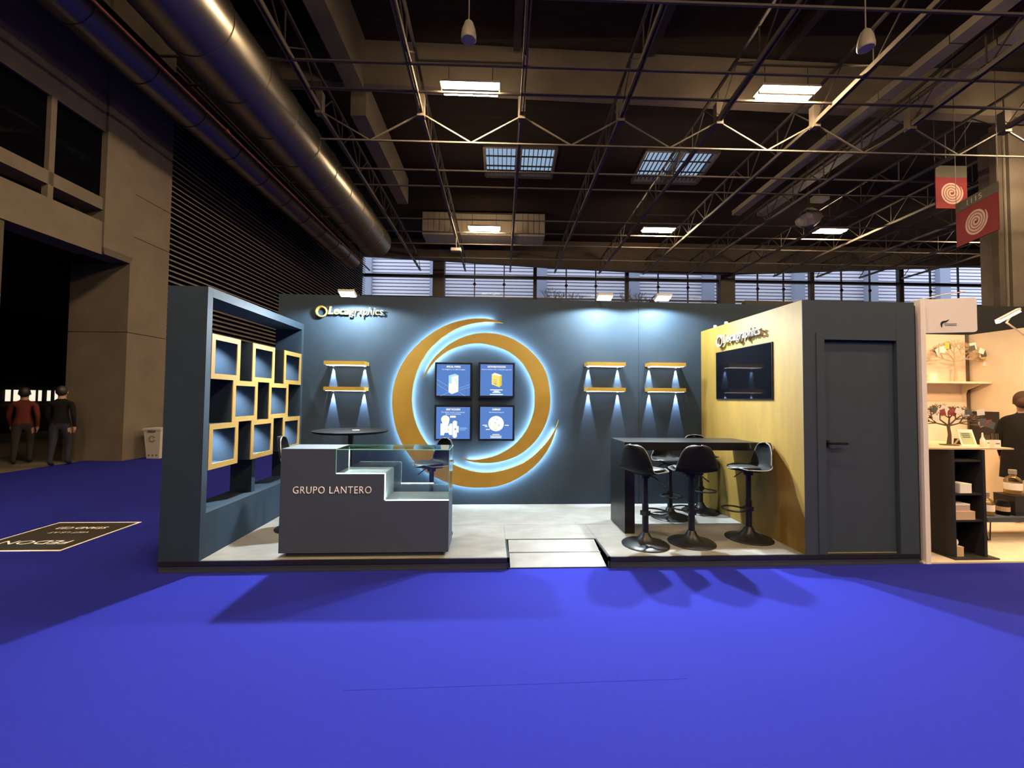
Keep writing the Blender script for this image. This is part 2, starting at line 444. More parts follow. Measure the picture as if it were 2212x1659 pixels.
# bare tree branches outdoors in front of that building
def bare_tree(x, y, seed, label):
    t = thing('bare_tree', label, 'tree', (x, y, 0), hall=True, group='bare trees outside the windows')
    r = random.Random(seed); mb = MB()
    def br(p, d, L, rad, dep):
        q = p + d*L; mb.cyl(p, q, rad, rad*.7, n=5, caps=False)
        if dep:
            for _ in range(3):
                e = Vector((r.uniform(-1, 1), r.uniform(-.5, .5), r.uniform(.0, .9))).normalized()
                br(q, (d*.6+e*.8).normalized(), L*r.uniform(.55, .8), rad*.65, dep-1)
    MB().cyl((x, y, 0), (x, y, 5.0), .22, .16, n=8).build('trunk', M['tree_wood'], t)
    br(Vector((x, y, 4.9)), Vector((0, 0, 1)), 1.7, .10, 5)
    o = mb.build('branches', M['tree_wood'], t); o['kind'] = 'stuff'
bare_tree(4.5, 31.0, 3, 'bare tree outside behind the middle of the high windows')
bare_tree(10.5, 31.4, 8, 'bare tree outside just left of the thick dark window column')

# remaining enclosure of the hall, out of view
mb = MB(); mb.box(35.6, 36, -14, YB, 0, 13.2); struct(mb, 'wall_right_hall', M['concrete_dark'], hall=True)
mb = MB(); mb.box(-9.6, 36, -14.4, -14, 0, 13.2); struct(mb, 'wall_front_hall', M['concrete_dark'], hall=True)

# roof deck with two skylight openings; the far half falls towards the glazed wall
def roof_z(y): return 13.0 if y < 14.5 else 13.0 - (y-14.5)*.11
SKY = [(-.85, 2.35, 17.9, 19.9), (6.35, 9.6, 17.9, 20.1)]
xs = sorted({-9.6, 36.0, *[v for s in SKY for v in s[:2]]}); ys = sorted({-14.0, 14.5, 27.3, 17.9, 19.9, 20.1})
mb = MB()
for xa, xb in zip(xs, xs[1:]):
    for ya, yb in zip(ys, ys[1:]):
        if any(xa >= s[0]-1e-6 and xb <= s[1]+1e-6 and ya >= s[2]-1e-6 and yb <= s[3]+1e-6 for s in SKY): continue
        za, zb = roof_z(ya), roof_z(yb)
        mb.add([(xa,ya,za),(xb,ya,za),(xb,yb,zb),(xa,yb,zb),(xa,ya,za+.25),(xb,ya,za+.25),(xb,yb,zb+.25),(xa,yb,zb+.25)],
               [(0,3,2,1),(4,5,6,7),(0,1,5,4),(1,2,6,5),(2,3,7,6),(3,0,4,7)])
struct(mb, 'ceiling', M['deck'], hall=True)
for n, (xa, xb, ya, yb) in enumerate(SKY):
    w = setting('window_%d' % (n+11), (xa, ya, 12), hall=True); za, zb = roof_z(ya), roof_z(yb)
    for p, q, wd in (((xa,ya,za),(xb,ya,za),.12), ((xa,yb,zb),(xb,yb,zb),.22), ((xa,ya,za),(xa,yb,zb),.12), ((xb,ya,za),(xb,yb,zb),.12), (((xa+xb)/2,ya,za),((xa+xb)/2,yb,zb),.16)):
        MB().bar(p, q, wd, .25).build('frame', M['steel'], w)
    for f in (.33, .66):
        MB().bar((xa, ya+(yb-ya)*f, za+(zb-za)*f-.03), (xb, ya+(yb-ya)*f, za+(zb-za)*f-.03), .05, .05).build('bar', M['steel_dark'], w)
    for k in range(1, 16):
        x = xa+(xb-xa)*k/16
        MB().bar((x, ya, za), (x, yb, zb), .035, .05).build('bar', M['steel_dark'], w)
    for a, b in ((xa, (xa+xb)/2), ((xa+xb)/2, xb)):
        MB().add([(a,ya,za+.1),(b,ya,za+.1),(b,yb,zb+.1),(a,yb,zb+.1),(a,ya,za+.115),(b,ya,za+.115),(b,yb,zb+.115),(a,yb,zb+.115)],
                 [(0,3,2,1),(4,5,6,7),(0,1,5,4),(1,2,6,5),(2,3,7,6),(3,0,4,7)]).build('pane', M['sky_glass'], w)

# ---- roof steelwork
ORD = ['first', 'second', 'third', 'fourth', 'fifth', 'sixth', 'seventh', 'eighth', 'ninth', 'tenth', 'eleventh', 'twelfth', 'thirteenth']
ZB = 9.7
for k in range(12):
    x = -5.25 + 2.88*k
    t = thing('roof_truss', '%s lengthwise roof truss counted from the big round duct' % ORD[k], 'truss', (x, 11.75, ZB), hall=True, group='lengthwise roof trusses')
    zn = ZB + .083*9.75
    mb = MB(); mb.bar((x-.045, 2.0, zn), (x-.045, 11.75, ZB), .035, .13); mb.bar((x+.045, 2.0, zn), (x+.045, 11.75, ZB), .035, .13)
    mb.build('bottom_chord', M['steel'], t)
    MB().bar((x, 11.75, ZB), (x, 26.6, ZB), .10, .10).build('bottom_chord', M['steel'], t)
    MB().box(x-.1, x+.1, 11.65, 11.85, ZB-.14, ZB+.5).build('node_bracket', M['steel'], t)
    zt = .95
    MB().bar((x, 2.0, zn+zt), (x, 11.75, ZB+zt), .07, .07).build('top_chord', M['steel_dark'], t)
    MB().bar((x, 11.75, ZB+zt), (x, 26.6, ZB+.75), .07, .07).build('top_chord', M['steel_dark'], t)
    mb = MB(); ys = [2.0+1.95*i for i in range(6)] + [11.75+1.65*i for i in range(1, 10)]
    zf = lambda y: ZB + (.083*(11.75-y) if y < 11.75 else 0)
    for a, b in zip(ys, ys[1:]):
        mid = (a+b)/2
        mb.bar((x, a, zf(a)), (x, mid, zf(mid)+zt-.08), .03); mb.bar((x, mid, zf(mid)+zt-.08), (x, b, zf(b)), .03)
        mb.bar((x, a, zf(a)), (x, a, zf(a)+zt-.05), .03)
    mb.build('lattice', M['steel_dark'], t)
rows = [8.3, 10.1, 11.05, 14.95, 16.1, 19.1, 20.6, 22.2, 24.4]
for k, y in enumerate(rows):
    mb = MB(); mb.bar((-8.4, y, ZB+.10), (34, y, ZB+.10), .05, .05)
    single(mb, 'cross_tie', M['steel'], '%s thin crosswise roof tie counted away from the camera' % ORD[k], 'roof tie', (10, y, ZB+.1), group='crosswise roof ties', hall=True)
# crosswise Warren truss under the node brackets
t = thing('warren_truss', 'zigzag crosswise truss hanging under the lengthwise trusses', 'truss', (10, 11.75, 8.9), hall=True)
zl = 8.86
MB().bar((-5.2, 11.75, zl), (33, 11.75, zl), .04, .04).build('bottom_chord', M['steel'], t)
for k in range(12):
    x = -5.25+2.88*k
    for s in ((1,) if k == 0 else (-1, 1)):
        MB().bar((x+.06*s, 11.75, ZB-.05), (x+1.44*s, 11.75, zl), .036, .036).build('diagonal', M['steel'], t)

# heavy crosswise beam and lengthwise beam of pale concrete
mb = MB(); mb.prism([(-9.0, 11.58), (17.2, 10.98), (34, 10.6), (34, 12.1), (17.2, 12.5), (-9.0, 12.99)], lambda p: (p[0], 13.0, p[1]), lambda p: (p[0], 13.35, p[1]))
single(mb, 'roof_beam', M['concrete'], 'deep pale concrete beam crossing under the roof behind the near lamps', 'beam', (10, 13, 11), hall=True)
mb = MB(); mb.box(-5.0, -4.45, 1.0, 12.98, 11.3, 12.95)
single(mb, 'roof_beam', M['concrete'], 'pale lengthwise roof beam right of the round duct', 'beam', (-4.7, 7, 11.3), hall=True)
mb = MB(); mb.box(-5.0, -4.5, 13.4, 19.6, 10.7, 11.9)
single(mb, 'roof_beam', M['concrete'], 'far lengthwise roof beam ending at the beige corrugated box', 'beam', (-4.7, 16, 10.7), hall=True)
mb = MB(); mb.prism([(-9.0, 10.45), (-4, 10.25), (3, 9.92), (9, 9.72), (14.5, 9.68), (20, 9.95), (27, 10.3), (33, 10.6), (33, 11.6), (-9, 11.6)], lambda p: (p[0], 26.2, p[1]), lambda p: (p[0], 26.5, p[1]))
single(mb, 'arched_beam', M['concrete_dark'], 'shallow arched beam above the high windows', 'beam', (10, 26.2, 10), hall=True)
mb = MB(); mb.box(-9, 17, 8.0, 8.25, 12.1, 12.98)
single(mb, 'roof_beam', M['steel_dark'], 'dark crosswise roof beam nearest the camera', 'beam', (4, 8, 12.1), hall=True)
for k, x in enumerate((.4, 4.7, 9.0)):
    mb = MB(); mb.box(x-.12, x+.12, 8.7, 12.9, 12.6, 12.95)
    single(mb, 'rafter', M['steel_dark'], '%s short dark rafter above the near lamps, from the left' % ORD[k], 'rafter', (x, 10, 12.6), group='short dark rafters', hall=True)

# rectangular ducts right of centre
for x, lab in ((11.5, 'left one of two flat ducts under the roof at right'), (12.75, 'right one of two flat ducts under the roof at right')):
    t = thing('flat_duct', lab, 'duct', (x, 10, 11), hall=True, group='flat roof ducts')
    for k in range(8):
        ya = 4.0+2.0*k
        C_(x-.20, x+.20, ya, ya+1.97, 10.66, 10.88).build('duct_section', M['beige_panel'], t)
# beige corrugated box
t = thing('plant_box', 'beige corrugated metal box hanging under the far roof', 'plant box', (-1, 22.8, 9.85), hall=True)
C_(-4.45, 2.35, 22.85, 24.1, 10.56, 11.80).build('body', M['beige_panel'], t)
for k in range(22):
    xa = -4.43+.308*k
    C_(xa+.012, xa+.290, 22.8, 22.85, 10.54, 11.80).build('panel', M['beige_panel'], t)

# ---- round ventilation ducts with their seams
def round_duct(label, xa, za, R, y0, y1, n):
    t = thing('round_duct', label, 'duct', (xa, y1, za), hall=True)
    L = (y1-y0)/n
    for k in range(n):
        a = y0+L*k
        MB().cyl((xa, a+.01, za), (xa, a+L-.01, za), R, n=48, caps=(k == n-1)).build('duct_section', M['duct'], t, smooth=True)
        mb = MB(); mb.lathe([(R-.01, -.02), (R+.018, -.02), (R+.018, .02), (R-.01, .02)], n=48)
        mb.v = [(xa+v[0], a+v[2], za+v[1]) for v in mb.v]
        mb.build('seam_band', M['duct'], t, smooth=True)
round_duct('big shiny round ventilation duct running back under the roof', -6.12, 8.98, .75, -1.0, 20.0, 16)
round_duct('darker round ventilation duct beside the louvred wall', -7.75, 8.55, .42, -1.0, 21.5, 16)
t = thing('sprinkler_pipe', 'thin red sprinkler pipe between the two round ducts', 'pipe', (-6.9, 10, 8.0), hall=True)
for k in range(6):
    a = -1+3.7*k; MB().cyl((-6.75, a, 7.98), (-6.75, a+3.68, 7.98), .035, n=10).build('pipe_length', M['red_pipe'], t, smooth=True)
    MB().cyl((-6.75, a-.06, 7.98), (-6.75, a+.06, 7.98), .055, n=10).build('coupling', M['red_pipe'], t, smooth=True)

# ---- hall lamps (a grid that goes on behind the camera, plus one added row)
def hall_lamp(x, y, z, label, pair=.125):
    t = thing('tube_lamp', label, 'ceiling lamp', (x, y, z), hall=True, group='hall tube lamps')
    C_(x-.80, x+.80, y-.23, y+.23, z+.06, z+.12).build('housing', M['lamp_white'], t)
    for s in (-1, 1):
        C_(x-.74, x+.74, y+s*pair-.085, y+s*pair+.085, z, z+.05).build('tube', M['tube'], t)
    C_(x-.78, x+.78, y-.035, y+.035, z-.005, z+.06).build('divider', M['black_trim'], t)
    for s in (-1, 1): MB().cyl((x+s*.6, y, z+.12), (x+s*.6, y, z+.8), .012, n=6).build('hanger', M['steel_dark'], t)
    MB().bar((x-1.42, y, z+.8), (x+1.42, y, z+.8), .04, .04).build('support_rail', M['steel_dark'], t)
for x, y, lab in ((-.92, 11.15, 'bright double tube lamp above the ring logo, near row'), (7.75, 10.95, 'bright double tube lamp near row at upper right'),
                  (-.92, 20.55, 'small distant tube lamp in front of the beige box'), (7.75, 20.3, 'small distant tube lamp in the middle of the far row'),
                  (16.2, 20.0, 'small distant tube lamp at the right of the far row'), (24.2, 19.8, 'distant tube lamp half behind the red banner'),
                  (16.4, 10.8, 'tube lamp of the near row outside the picture at right'),
                  (-.92, 1.5, 'tube lamp above the camera at left'), (7.75, 1.5, 'tube lamp above the camera at right'), (16.4, 1.5, 'tube lamp above the aisle far right'),
                  (-.92, -8, 'tube lamp behind the camera at left'), (7.75, -8, 'tube lamp behind the camera at right'),
                  (-.92, -3.2, 'added tube lamp close behind the camera at left, brightening the stand front'), (7.75, -3.2, 'added tube lamp close behind the camera at right, brightening the stand front')):  # row added outside the grid to brighten the stand's front
    hall_lamp(x, y, 9.95, lab)

# pendant loudspeakers
for x, y, lab, tilt in ((-.71, 8.0, 'bell-shaped pendant loudspeaker above the ring logo', .0), (7.22, 7.9, 'tilted bell-shaped pendant loudspeaker at upper right', .0)):
    t = thing('pendant_speaker', lab, 'loudspeaker', (x, y, 8.6), hall=True, group='pendant loudspeakers')
    MB().lathe([(.135, -.02), (.15, 0), (.152, .06), (.13, .20), (.085, .33), (.04, .38), (.02, .40)], (x, y, 8.6), 24).build('housing', M['white_plastic'], t, smooth=True)
    MB().lathe([(.13, -.022), (.05, -.03), (.005, -.03)], (x, y, 8.6), 24).build('grille', M['card'], t, smooth=True)
    MB().cyl((x, y, 8.99), (x, y, 12.9), .012, n=6).build('hanger', M['white_plastic'], t)

# small roof fittings
t = thing('junction_box', 'small white box hanging from a far truss left of the distant lamp', 'junction box', (-2.3, 21, 8.9), hall=True)
C_(-2.6, -2.1, 20.8, 21.1, 8.95, 9.1).build('body', M['lamp_white'], t); MB().cyl((-2.35, 20.95, 9.1), (-2.35, 20.95, 9.7), .02, n=6).build('hanger', M['steel_dark'], t)
t = thing('projector', 'pale projector box under the roof right of the flat ducts', 'projector', (13.4, 17, 9.4), hall=True)
C_(13.2, 13.75, 16.9, 17.3, 10.05, 10.26).build('body', M['white_plastic'], t); MB().cyl((13.45, 17.1, 10.26), (13.45, 17.1, 12.71), .03, n=8).build('hanger', M['steel_dark'], t)
t = thing('wrapped_unit', 'pale plastic-wrapped unit hanging under the roof at right', 'wrapped unit', (13.35, 17.6, 9.2), hall=True)
mb = MB(); n = 14
for i in range(5):
    for k in range(n):
        a = 2*math.pi*k/n; r = (.25, .42, .50, .40, .12)[i]*(1+.22*math.sin(3*a+i)); mb.v.append((13.35+r*1.0*math.cos(a), 17.6+r*.8*math.sin(a), 9.18+.19*i+.04*math.sin(5*a)))
for i in range(4):
    for k in range(n): mb.f.append([i*n+k, i*n+(k+1) % n, (i+1)*n+(k+1) % n, (i+1)*n+k]); mb.mi.append(0)
mb.f += [list(range(n)), list(range(4*n, 5*n))]; mb.mi += [0, 0]
mb.build('wrapping', M['white_plastic'], t); MB().cyl((13.35, 17.6, 9.9), (13.35, 17.6, 12.655), .03, n=6).build('hanger', M['steel_dark'], t)

# concrete column at right
t = setting('wall_column_right', (16.6, 13, 0), hall=True)
C_(16.70, 17.02, 13.42, 13.62, 0, 11.0).build('pilaster', M['concrete_dark'], t)  # the column's darker face; its shade is put into the brown colour
mb = MB(); mb.box(16.98, 18.0, 13.38, 14.3, 0, 11.05); mb.build('column', M['concrete'], t, bev=.12)
MB().cyl((16.94, 13.40, 0), (16.94, 13.40, 11), .04, n=8).build('downpipe', M['concrete'], t, smooth=True)

# red banners with coil emblem
def coil(t, mt, o, ux, r, turns, w, thick, start=0., flip=1):
    pts = []; N = int(turns*40); uz = Vector((0, 0, 1)); nrm = ux.cross(uz).normalized()
    for i in range(N+1):
        a = start + flip*2*math.pi*turns*i/N; rr = r*(.10+.90*i/N); pts.append((rr, a))
    mb = MB(); A = []; B = []
    for i, (rr, a) in enumerate(pts):
        ww = w*min(1, (N-i)/(N*.04)+.25) if i > N*.9 else w
        A.append(Vector(o)+ux*(rr-ww/2)*math.cos(a)+uz*(rr-ww/2)*math.sin(a)); B.append(Vector(o)+ux*(rr+ww/2)*math.cos(a)+uz*(rr+ww/2)*math.sin(a))
    mb.ribbon2(A, B, lambda p: p, lambda p: p+nrm*thick)
    mb.build('coil_emblem', mt, t)
def banner(label, pl, pr, z0, z1, hz, num=None):
    t = thing('hanging_banner', label, 'banner', (*((Vector(pl)+Vector(pr))/2), z0), hall=True, group='red hanging banners')
    a = Vector((*pl, 0)); b = Vector((*pr, 0)); ux = (b-a).normalized(); n = ux.cross(Vector((0,0,1))).normalized()
    L = (b-a).length
    def plate(z0, z1, nm, mt, th=.03):
        MB().prism([(0,z0),(L,z0),(L,z1),(0,z1)], lambda p: a+ux*p[0]+Vector((0,0,p[1]))-n*th/2, lambda p: a+ux*p[0]+Vector((0,0,p[1]))+n*th/2).build(nm, mt, t)
    plate(z0, z1, 'fabric', M['banner_red']); plate(z1, z1+hz, 'header', M['banner_grey'], .04)
    MB().tube([a+Vector((0,0,z1+hz)), a+Vector((0,0,12.999))], .008, n=5).build('wire', M['steel'], t)
    MB().tube([b+Vector((0,0,z1+hz)), b+Vector((0,0,12.999))], .008, n=5).build('wire', M['steel'], t)
    c = a+ux*L*.5+Vector((0,0,(z0+z1)/2))+n*.017
    coil(t, M['banner_pink'], c, ux, min(L, z1-z0)*.36, 4.0, min(L, z1-z0)*.058, .006, start=.6, flip=1)
    if num:
        R3 = Matrix((ux, Vector((0,0,1)), n)).transposed().to_4x4()
        text_on(num, M['banner_pink'], t, Matrix.Translation(a+ux*L*.48+Vector((0,0,z1+hz*.25))+n*.024) @ R3, size=hz*.75, align='C', width=L*.36, name='number')
banner('red banner with pale coil under a grey strip reading 1115', (14.33, 12.6), (13.97, 11.2), 6.42, 7.50, .30, '1115')
banner('smaller red banner with pale coil hanging left of the 1115 banner', (15.18, 14.0), (16.32, 14.0), 8.34, 9.45, .42)

# floor sticker, lettering reads from the far side
t = thing('floor_sticker', 'black floor sticker with white border and lettering on blue carpet', 'floor sticker', (-4.65, 4.83, 0))
C_(-5.12, -4.18, 4.355, 5.315, 0, .002).build('border', M['sticker_white'], t)
C_(-5.095, -4.205, 4.385, 5.285, .0005, .0026).build('panel', M['sticker_black'], t)
R180 = Matrix.Rotation(math.pi, 4, 'Z')
text_on('FEDON', M['sticker_white'], t, Matrix.Translation((-4.66, 4.66, .0032)) @ R180, size=.16, align='C', width=.66, name='lettering')
text_on('VISIT US AT', M['sticker_white'], t, Matrix.Translation((-4.64, 4.95, .0032)) @ R180, size=.07, align='C', width=.42, name='lettering')
text_on('STAND C23', M['sticker_white'], t, Matrix.Translation((-4.65, 5.12, .0032)) @ R180, size=.10, align='C', width=.54, bold=.003, name='lettering')

# cardboard recycling bin by the concrete column
bx, by = -8.38, 10.48
t = thing('recycling_bin', 'white cardboard recycling bin beside the concrete column', 'bin', (bx, by, 0), hall=True)
mb = MB(); mb.add([(bx-.15,by-.15,0),(bx+.15,by-.15,0),(bx+.15,by+.15,0),(bx-.15,by+.15,0),(bx-.20,by-.20,.68),(bx+.20,by-.20,.68),(bx+.20,by+.20,.68),(bx-.20,by+.20,.68)],
    [(0,3,2,1),(4,5,6,7),(0,1,5,4),(1,2,6,5),(2,3,7,6),(3,0,4,7)]); mb.build('body', M['card'], t)
C_(bx-.215, bx+.215, by-.215, by+.215, .68, .73).build('lid', M['card'], t)
C_(bx-.09, bx+.09, by-.222, by-.214, .645, .69).build('slot', M['card_print'], t)
mb = MB(); N = 24
A = [Vector((bx+.075*math.cos(2*math.pi*i/N*.86+.4), 0, .48+.075*math.sin(2*math.pi*i/N*.86+.4))) for i in range(N+1)]
B = [Vector((bx+.05*math.cos(2*math.pi*i/N*.86+.4), 0, .48+.05*math.sin(2*math.pi*i/N*.86+.4))) for i in range(N+1)]
mb.ribbon2(A, B, lambda p: (p.x, by-.199, p.z), lambda p: (p.x, by-.185, p.z)); mb.build('emblem', M['card_green'], t)
for dx in (-.09, .0, .09): C_(bx+dx-.018, bx+dx+.018, by-.162, by-.15, .06, .10).build('mark', M['card_print'], t)

# lit shop front at the far end of the passage
t = thing('lit_window_row', 'row of small lit windows at the end of the dark passage', 'lit windows', (-18.9, 17, 1.2), hall=True)
for k, ya in enumerate((16.48, 16.75, 17.10, 17.34, 17.62, 17.95, 18.25)):
    C_(-18.99, -18.9, ya, ya+(.10, .32, .16, .10, .05, .06, .14)[k], 1.24, 1.68).build('pane', M['lit_pane'], t)

# ================================================================== THE STAND
L0, L1, D, R, Y0, BK, PL, HB, H = -2.838, -2.499, 3.793, 4.089, 2.962, 5.698, .098, 2.905, 2.5
RX0, RX1, RY = .19, 1.095, 4.285     # ramp recess

# raised floor
fl = setting('floor_platform', (.6, 4.7, 0))
mb = MB(); mb.box(L0, RX0, D+.012, BK+.08, 0, .088); mb.box(RX1, R, D+.012, BK+.08, 0, .088); mb.box(RX0, RX1, RY+.01, BK+.08, 0, .088)
mb.build('carcass', M['fascia'], fl)
for a, b in ((L0, RX0), (RX1, R)):
    C_(a+.004, b-.004, D+.002, D+.012, .002, .060).build('fascia_board', M['fascia'], fl)
    C_(a, b, D-.006, D+.014, .062, PL+.002).build('edge_strip', M['black_trim'], fl)
C_(RX0-.018, RX0, D-.006, RY, .0, PL+.002).build('edge_strip', M['black_trim'], fl)
C_(RX1, RX1+.018, D-.006, RY, .0, PL+.002).build('edge_strip', M['black_trim'], fl)
C_(RX0-.018, RX1+.018, RY, RY+.014, .0, PL+.002).build('edge_strip', M['black_trim'], fl)
YS = 4.782
for a in ((L1, RX0-.018, D+.014, YS), (RX0-.016, RX1+.016, RY+.014, YS), (RX1+.018, Y0, D+.014, YS), (L1, Y0, YS+.003, BK), (Y0+.05, R-.05, D+.10, BK)):
    C_(*a, .088, PL).build('floor_sheet', M['laminate'], fl)
# ramp let into the platform: two sheets with black joints
rp = thing('access_ramp', 'short pale ramp let into the front edge of the raised floor', 'ramp', (.64, 4.0, 0))
def rz(y): return .004 + (y-3.815)/(RY-3.815)*(PL-.006)
def slab(y0, y1, x0, x1, dz0, dz1, nm, mt):
    MB().add([(x0,y0,rz(y0)+dz0),(x1,y0,rz(y0)+dz0),(x1,y1,rz(y1)+dz0),(x0,y1,rz(y1)+dz0),(x0,y0,rz(y0)+dz1),(x1,y0,rz(y0)+dz1),(x1,y1,rz(y1)+dz1),(x0,y1,rz(y1)+dz1)],
             [(0,3,2,1),(4,5,6,7),(0,1,5,4),(1,2,6,5),(2,3,7,6),(3,0,4,7)]).build(nm, mt, rp)
slab(3.815, 4.045, RX0+.012, RX1-.012, -.003, .002, 'ramp_sheet', M['laminate'])
slab(4.062, RY-.004, RX0+.012, RX1-.012, -.003, .002, 'ramp_sheet', M['laminate'])
slab(4.045, 4.062, RX0+.002, RX1-.002, -.003, .003, 'joint_strip', M['black_trim'])
C_(RX0+.002, RX1-.002, 3.803, 3.816, 0, .007).build('joint_strip', M['black_trim'], rp)

# back wall of two boards
wb = setting('wall_back', (.6, BK, 0))
for a, b in ((L0, 2.066), (2.069, 4.05)):
    C_(a, b, BK, BK+.07, .002, HB).build('wall_board', M['navy'], wb)
# ochre side wall of the store room
mb = MB(); mb.box(Y0, Y0+.05, D+.004, BK, PL, H)
struct(mb, 'wall_right', M['yellow'], (Y0, D, PL))
# store room front with the door
ws = setting('wall_store_front', (3.5, D, PL))
DX0, DX1, DZ = 3.172, 3.902, 2.125
for a in ((Y0, DX0-.08, D, D+.0035, PL, H), (Y0+.051, DX0-.08, D+.004, D+.08, PL, H), (DX1+.001, R, D, D+.08, PL, H), (DX0-.08, DX1, D, D+.08, DZ, H)):
    C_(*a).build('wall_board', M['navy_door'], ws)
C_(DX0-.08, DX0, D-.008, D+.08, PL+.004, 2.19).build('frame', M['navy_door'], ws)
C_(R-.05, R, D+.081, BK, PL, H).build('wall_board', M['navy_door'], ws)
C_(Y0+.06, R-.06, D+.09, BK-.01, H-.03, H).build('cover_board', M['navy_door'], ws)
dr = setting('door_1', (DX0, D, PL))
C_(DX0+.004, DX1-.004, D+.035, D+.075, PL+.012, DZ-.006).build('leaf', M['navy_door'], dr)
hd = MB(); hd.box(3.20, 3.235, D+.027, D+.035, 1.105, 1.165); ho = hd.build('handle_plate', M['black_metal'], dr)
mb = MB(); mb.cyl((3.217, D+.027, 1.137), (3.217, D-.02, 1.137), .010, n=10); mb.bar((3.205, D-.022, 1.137), (3.375, D-.022, 1.137), .016, .022)
mb.build('lever', M['black_metal'], ho)
C_(DX0+.01, DX1-.01, D+.03, D+.08, PL, PL+.010).build('threshold', M['laminate'], dr)

# ---- open display wall with eight ochre-faced cubes
dw = thing('display_wall', 'navy framed display wall with ochre-edged cube shelves', 'display wall', (L0, 4.7, PL))
OY0, OY1, OZ0, OZ1 = 3.862, 5.642, .492, 2.418
C_(L0, L1, D, OY0, PL, H).build('post', M['navy'], dw)
C_(L0, L1, OY1, BK-.002, PL, H).build('post', M['navy'], dw)
C_(L0, L1, OY0+.001, OY1-.001, OZ1, H).build('top_beam', M['navy'], dw)
C_(L0, L1, OY0+.001, OY1-.001, PL, OZ0).build('plinth', M['navy'], dw)
C_(-2.80, -2.575, 4.70, 4.765, OZ0, .868).build('support_post', M['navy'], dw)
cubes = [(3.864, 4.295, 2), (4.512, 4.961, 2), (5.182, 5.641, 2), (4.191, 4.626, 1), (4.857, 5.309, 1), (3.868, 4.300, 0), (4.524, 4.973, 0), (5.192, 5.641, 0)]
t_ = .024; fwid = .050
for (ya, yb, row) in cubes:
    zb = .868+.4085*row; zt = zb+.408
    mb = MB(); xb_, xf = L0+.004, L1-.006
    for a in ((ya, yb, zt-t_, zt), (ya, yb, zb, zb+t_), (ya, ya+t_, zb+t_, zt-t_), (yb-t_, yb, zb+t_, zt-t_)): mb.box(xb_, xf, *a)
    sh = mb.build('cube_shell', M['navy'], dw)
    C_(L0+.002, L0+.022, ya+t_, yb-t_, zb+t_, zt-t_).build('back_panel', M['navy'], sh)
    mb = MB(); e = .003
    for a in ((ya, yb, zt-fwid, zt), (ya, yb, zb, zb+fwid), (ya, ya+fwid, zb+fwid, zt-fwid), (yb-fwid, yb, zb+fwid, zt-fwid)): mb.box(xf, L1+e, *a)
    mb.build('face_frame', M['ochre_edge'], sh)
    MB().cyl((-2.66, (ya+yb)/2, zt-t_-.006), (-2.66, (ya+yb)/2, zt-t_), .022, n=12).build('spot_lamp', M['led_panel'], sh)
    lamp('cube_light', 'SPOT', (-2.66, (ya+yb)/2, zt-t_-.012), 85., (.72, .86, 1.), sh, size=.02, rot=(0, math.radians(28), 0), spot=150, blend=.8)

# ---- reception counter with stepped glass showcase
ct = thing('reception_counter', 'dark reception counter with stepped glass showcase and white lettering', 'counter', (-1.11, 4.03, PL))
cy0, cy1 = 3.855, 4.215
xa, xb, s1, s2 = -1.862, -.362, -1.378, -.945
zt, z1, z2, z0 = 1.063, .838, .597, .138
prof = [(xa, z0), (xb, z0), (xb, z2), (s2, z2), (s2, z1), (s1, z1), (s1, zt), (xa, zt)]
MB().prism(prof, lambda p: (p[0], cy0, p[1]), lambda p: (p[0], cy1, p[1])).build('body', M['navy_front'], ct)
C_(xa+.055, xb-.045, cy0+.03, cy1-.03, PL, z0).build('kick_plinth', M['navy_front'], ct)
for a in ((s1+.003, s2-.001, cy0+.016, cy1-.012, z1, z1+.006), (s2, s2+.006, cy0+.016, cy1-.012, z2+.006, z1), (s2+.001, xb-.003, cy0+.016, cy1-.012, z2, z2+.006)):
    C_(*a).build('step_lining', M['step_white'], ct)
for a in ((s1+.004, s2+.006, cy0+.012, cy0+.016, z1+.001, z1+.008), (s2+.001, s2+.008, cy0+.012, cy0+.016, z2+.008, z1), (s2+.008, xb-.004, cy0+.012, cy0+.016, z2+.001, z2+.008),
          (s1+.001, s1+.004, cy1-.016, cy1-.012, z1+.01, zt-.02)):
    C_(*a).build('led_strip', M['led_strip'], ct)
g = .008
gprof = [(s1+.001, z1+.001), (s2+.001, z1+.001), (s2+.001, z2+.001), (xb-.001, z2+.001), (xb-.001, zt-g), (s1+.001, zt-g)]
MB().prism(gprof, lambda p: (p[0], cy0+.001, p[1]), lambda p: (p[0], cy0+g, p[1])).build('glass_front', M['glass'], ct)
MB().prism(gprof, lambda p: (p[0], cy1-g, p[1]), lambda p: (p[0], cy1-.001, p[1])).build('glass_back', M['glass'], ct)
C_(xb-g, xb-.001, cy0+g, cy1-g, z2+.001, zt-g).build('glass_end', M['glass'], ct)
C_(s1+.001, xb-.001, cy0+.001, cy1-.001, zt-g, zt).build('glass_top', M['glass'], ct)
for a in ((s1+.001, xb, cy0-.0015, cy0+.001, zt-g, zt), (xb-.001, xb+.0015, cy0, cy1, zt-g, zt), (s1-.001, s1+.004, cy0-.001, cy0+.006, z1, zt-g), (xb-.003, xb+.001, cy0-.001, cy0+.003, z2, zt-g), (xb-.003, xb+.001, cy1-.004, cy1, z2, zt-g), (s1+.001, xb, cy1-.001, cy1+.0015, zt-g, zt)):
    C_(*a).build('glass_edge', M['glass_edge'], ct)
RX90 = Matrix.Rotation(math.pi/2, 4, 'X')
letters('GRUPO LANTERO', M['white_sign'], ct, Matrix.Translation((-1.748, cy0-.003, .665)) @ RX90, size=.093, extrude=.003, bold=-.0012, spacing=1.12, width=.69)
lamp('showcase_light', 'AREA', ((s1+xb)/2, cy0+.02, z2+.02), 2., (.85, 1., .97), ct, size=.55, sy=.01, rot=(math.radians(150), 0, 0))

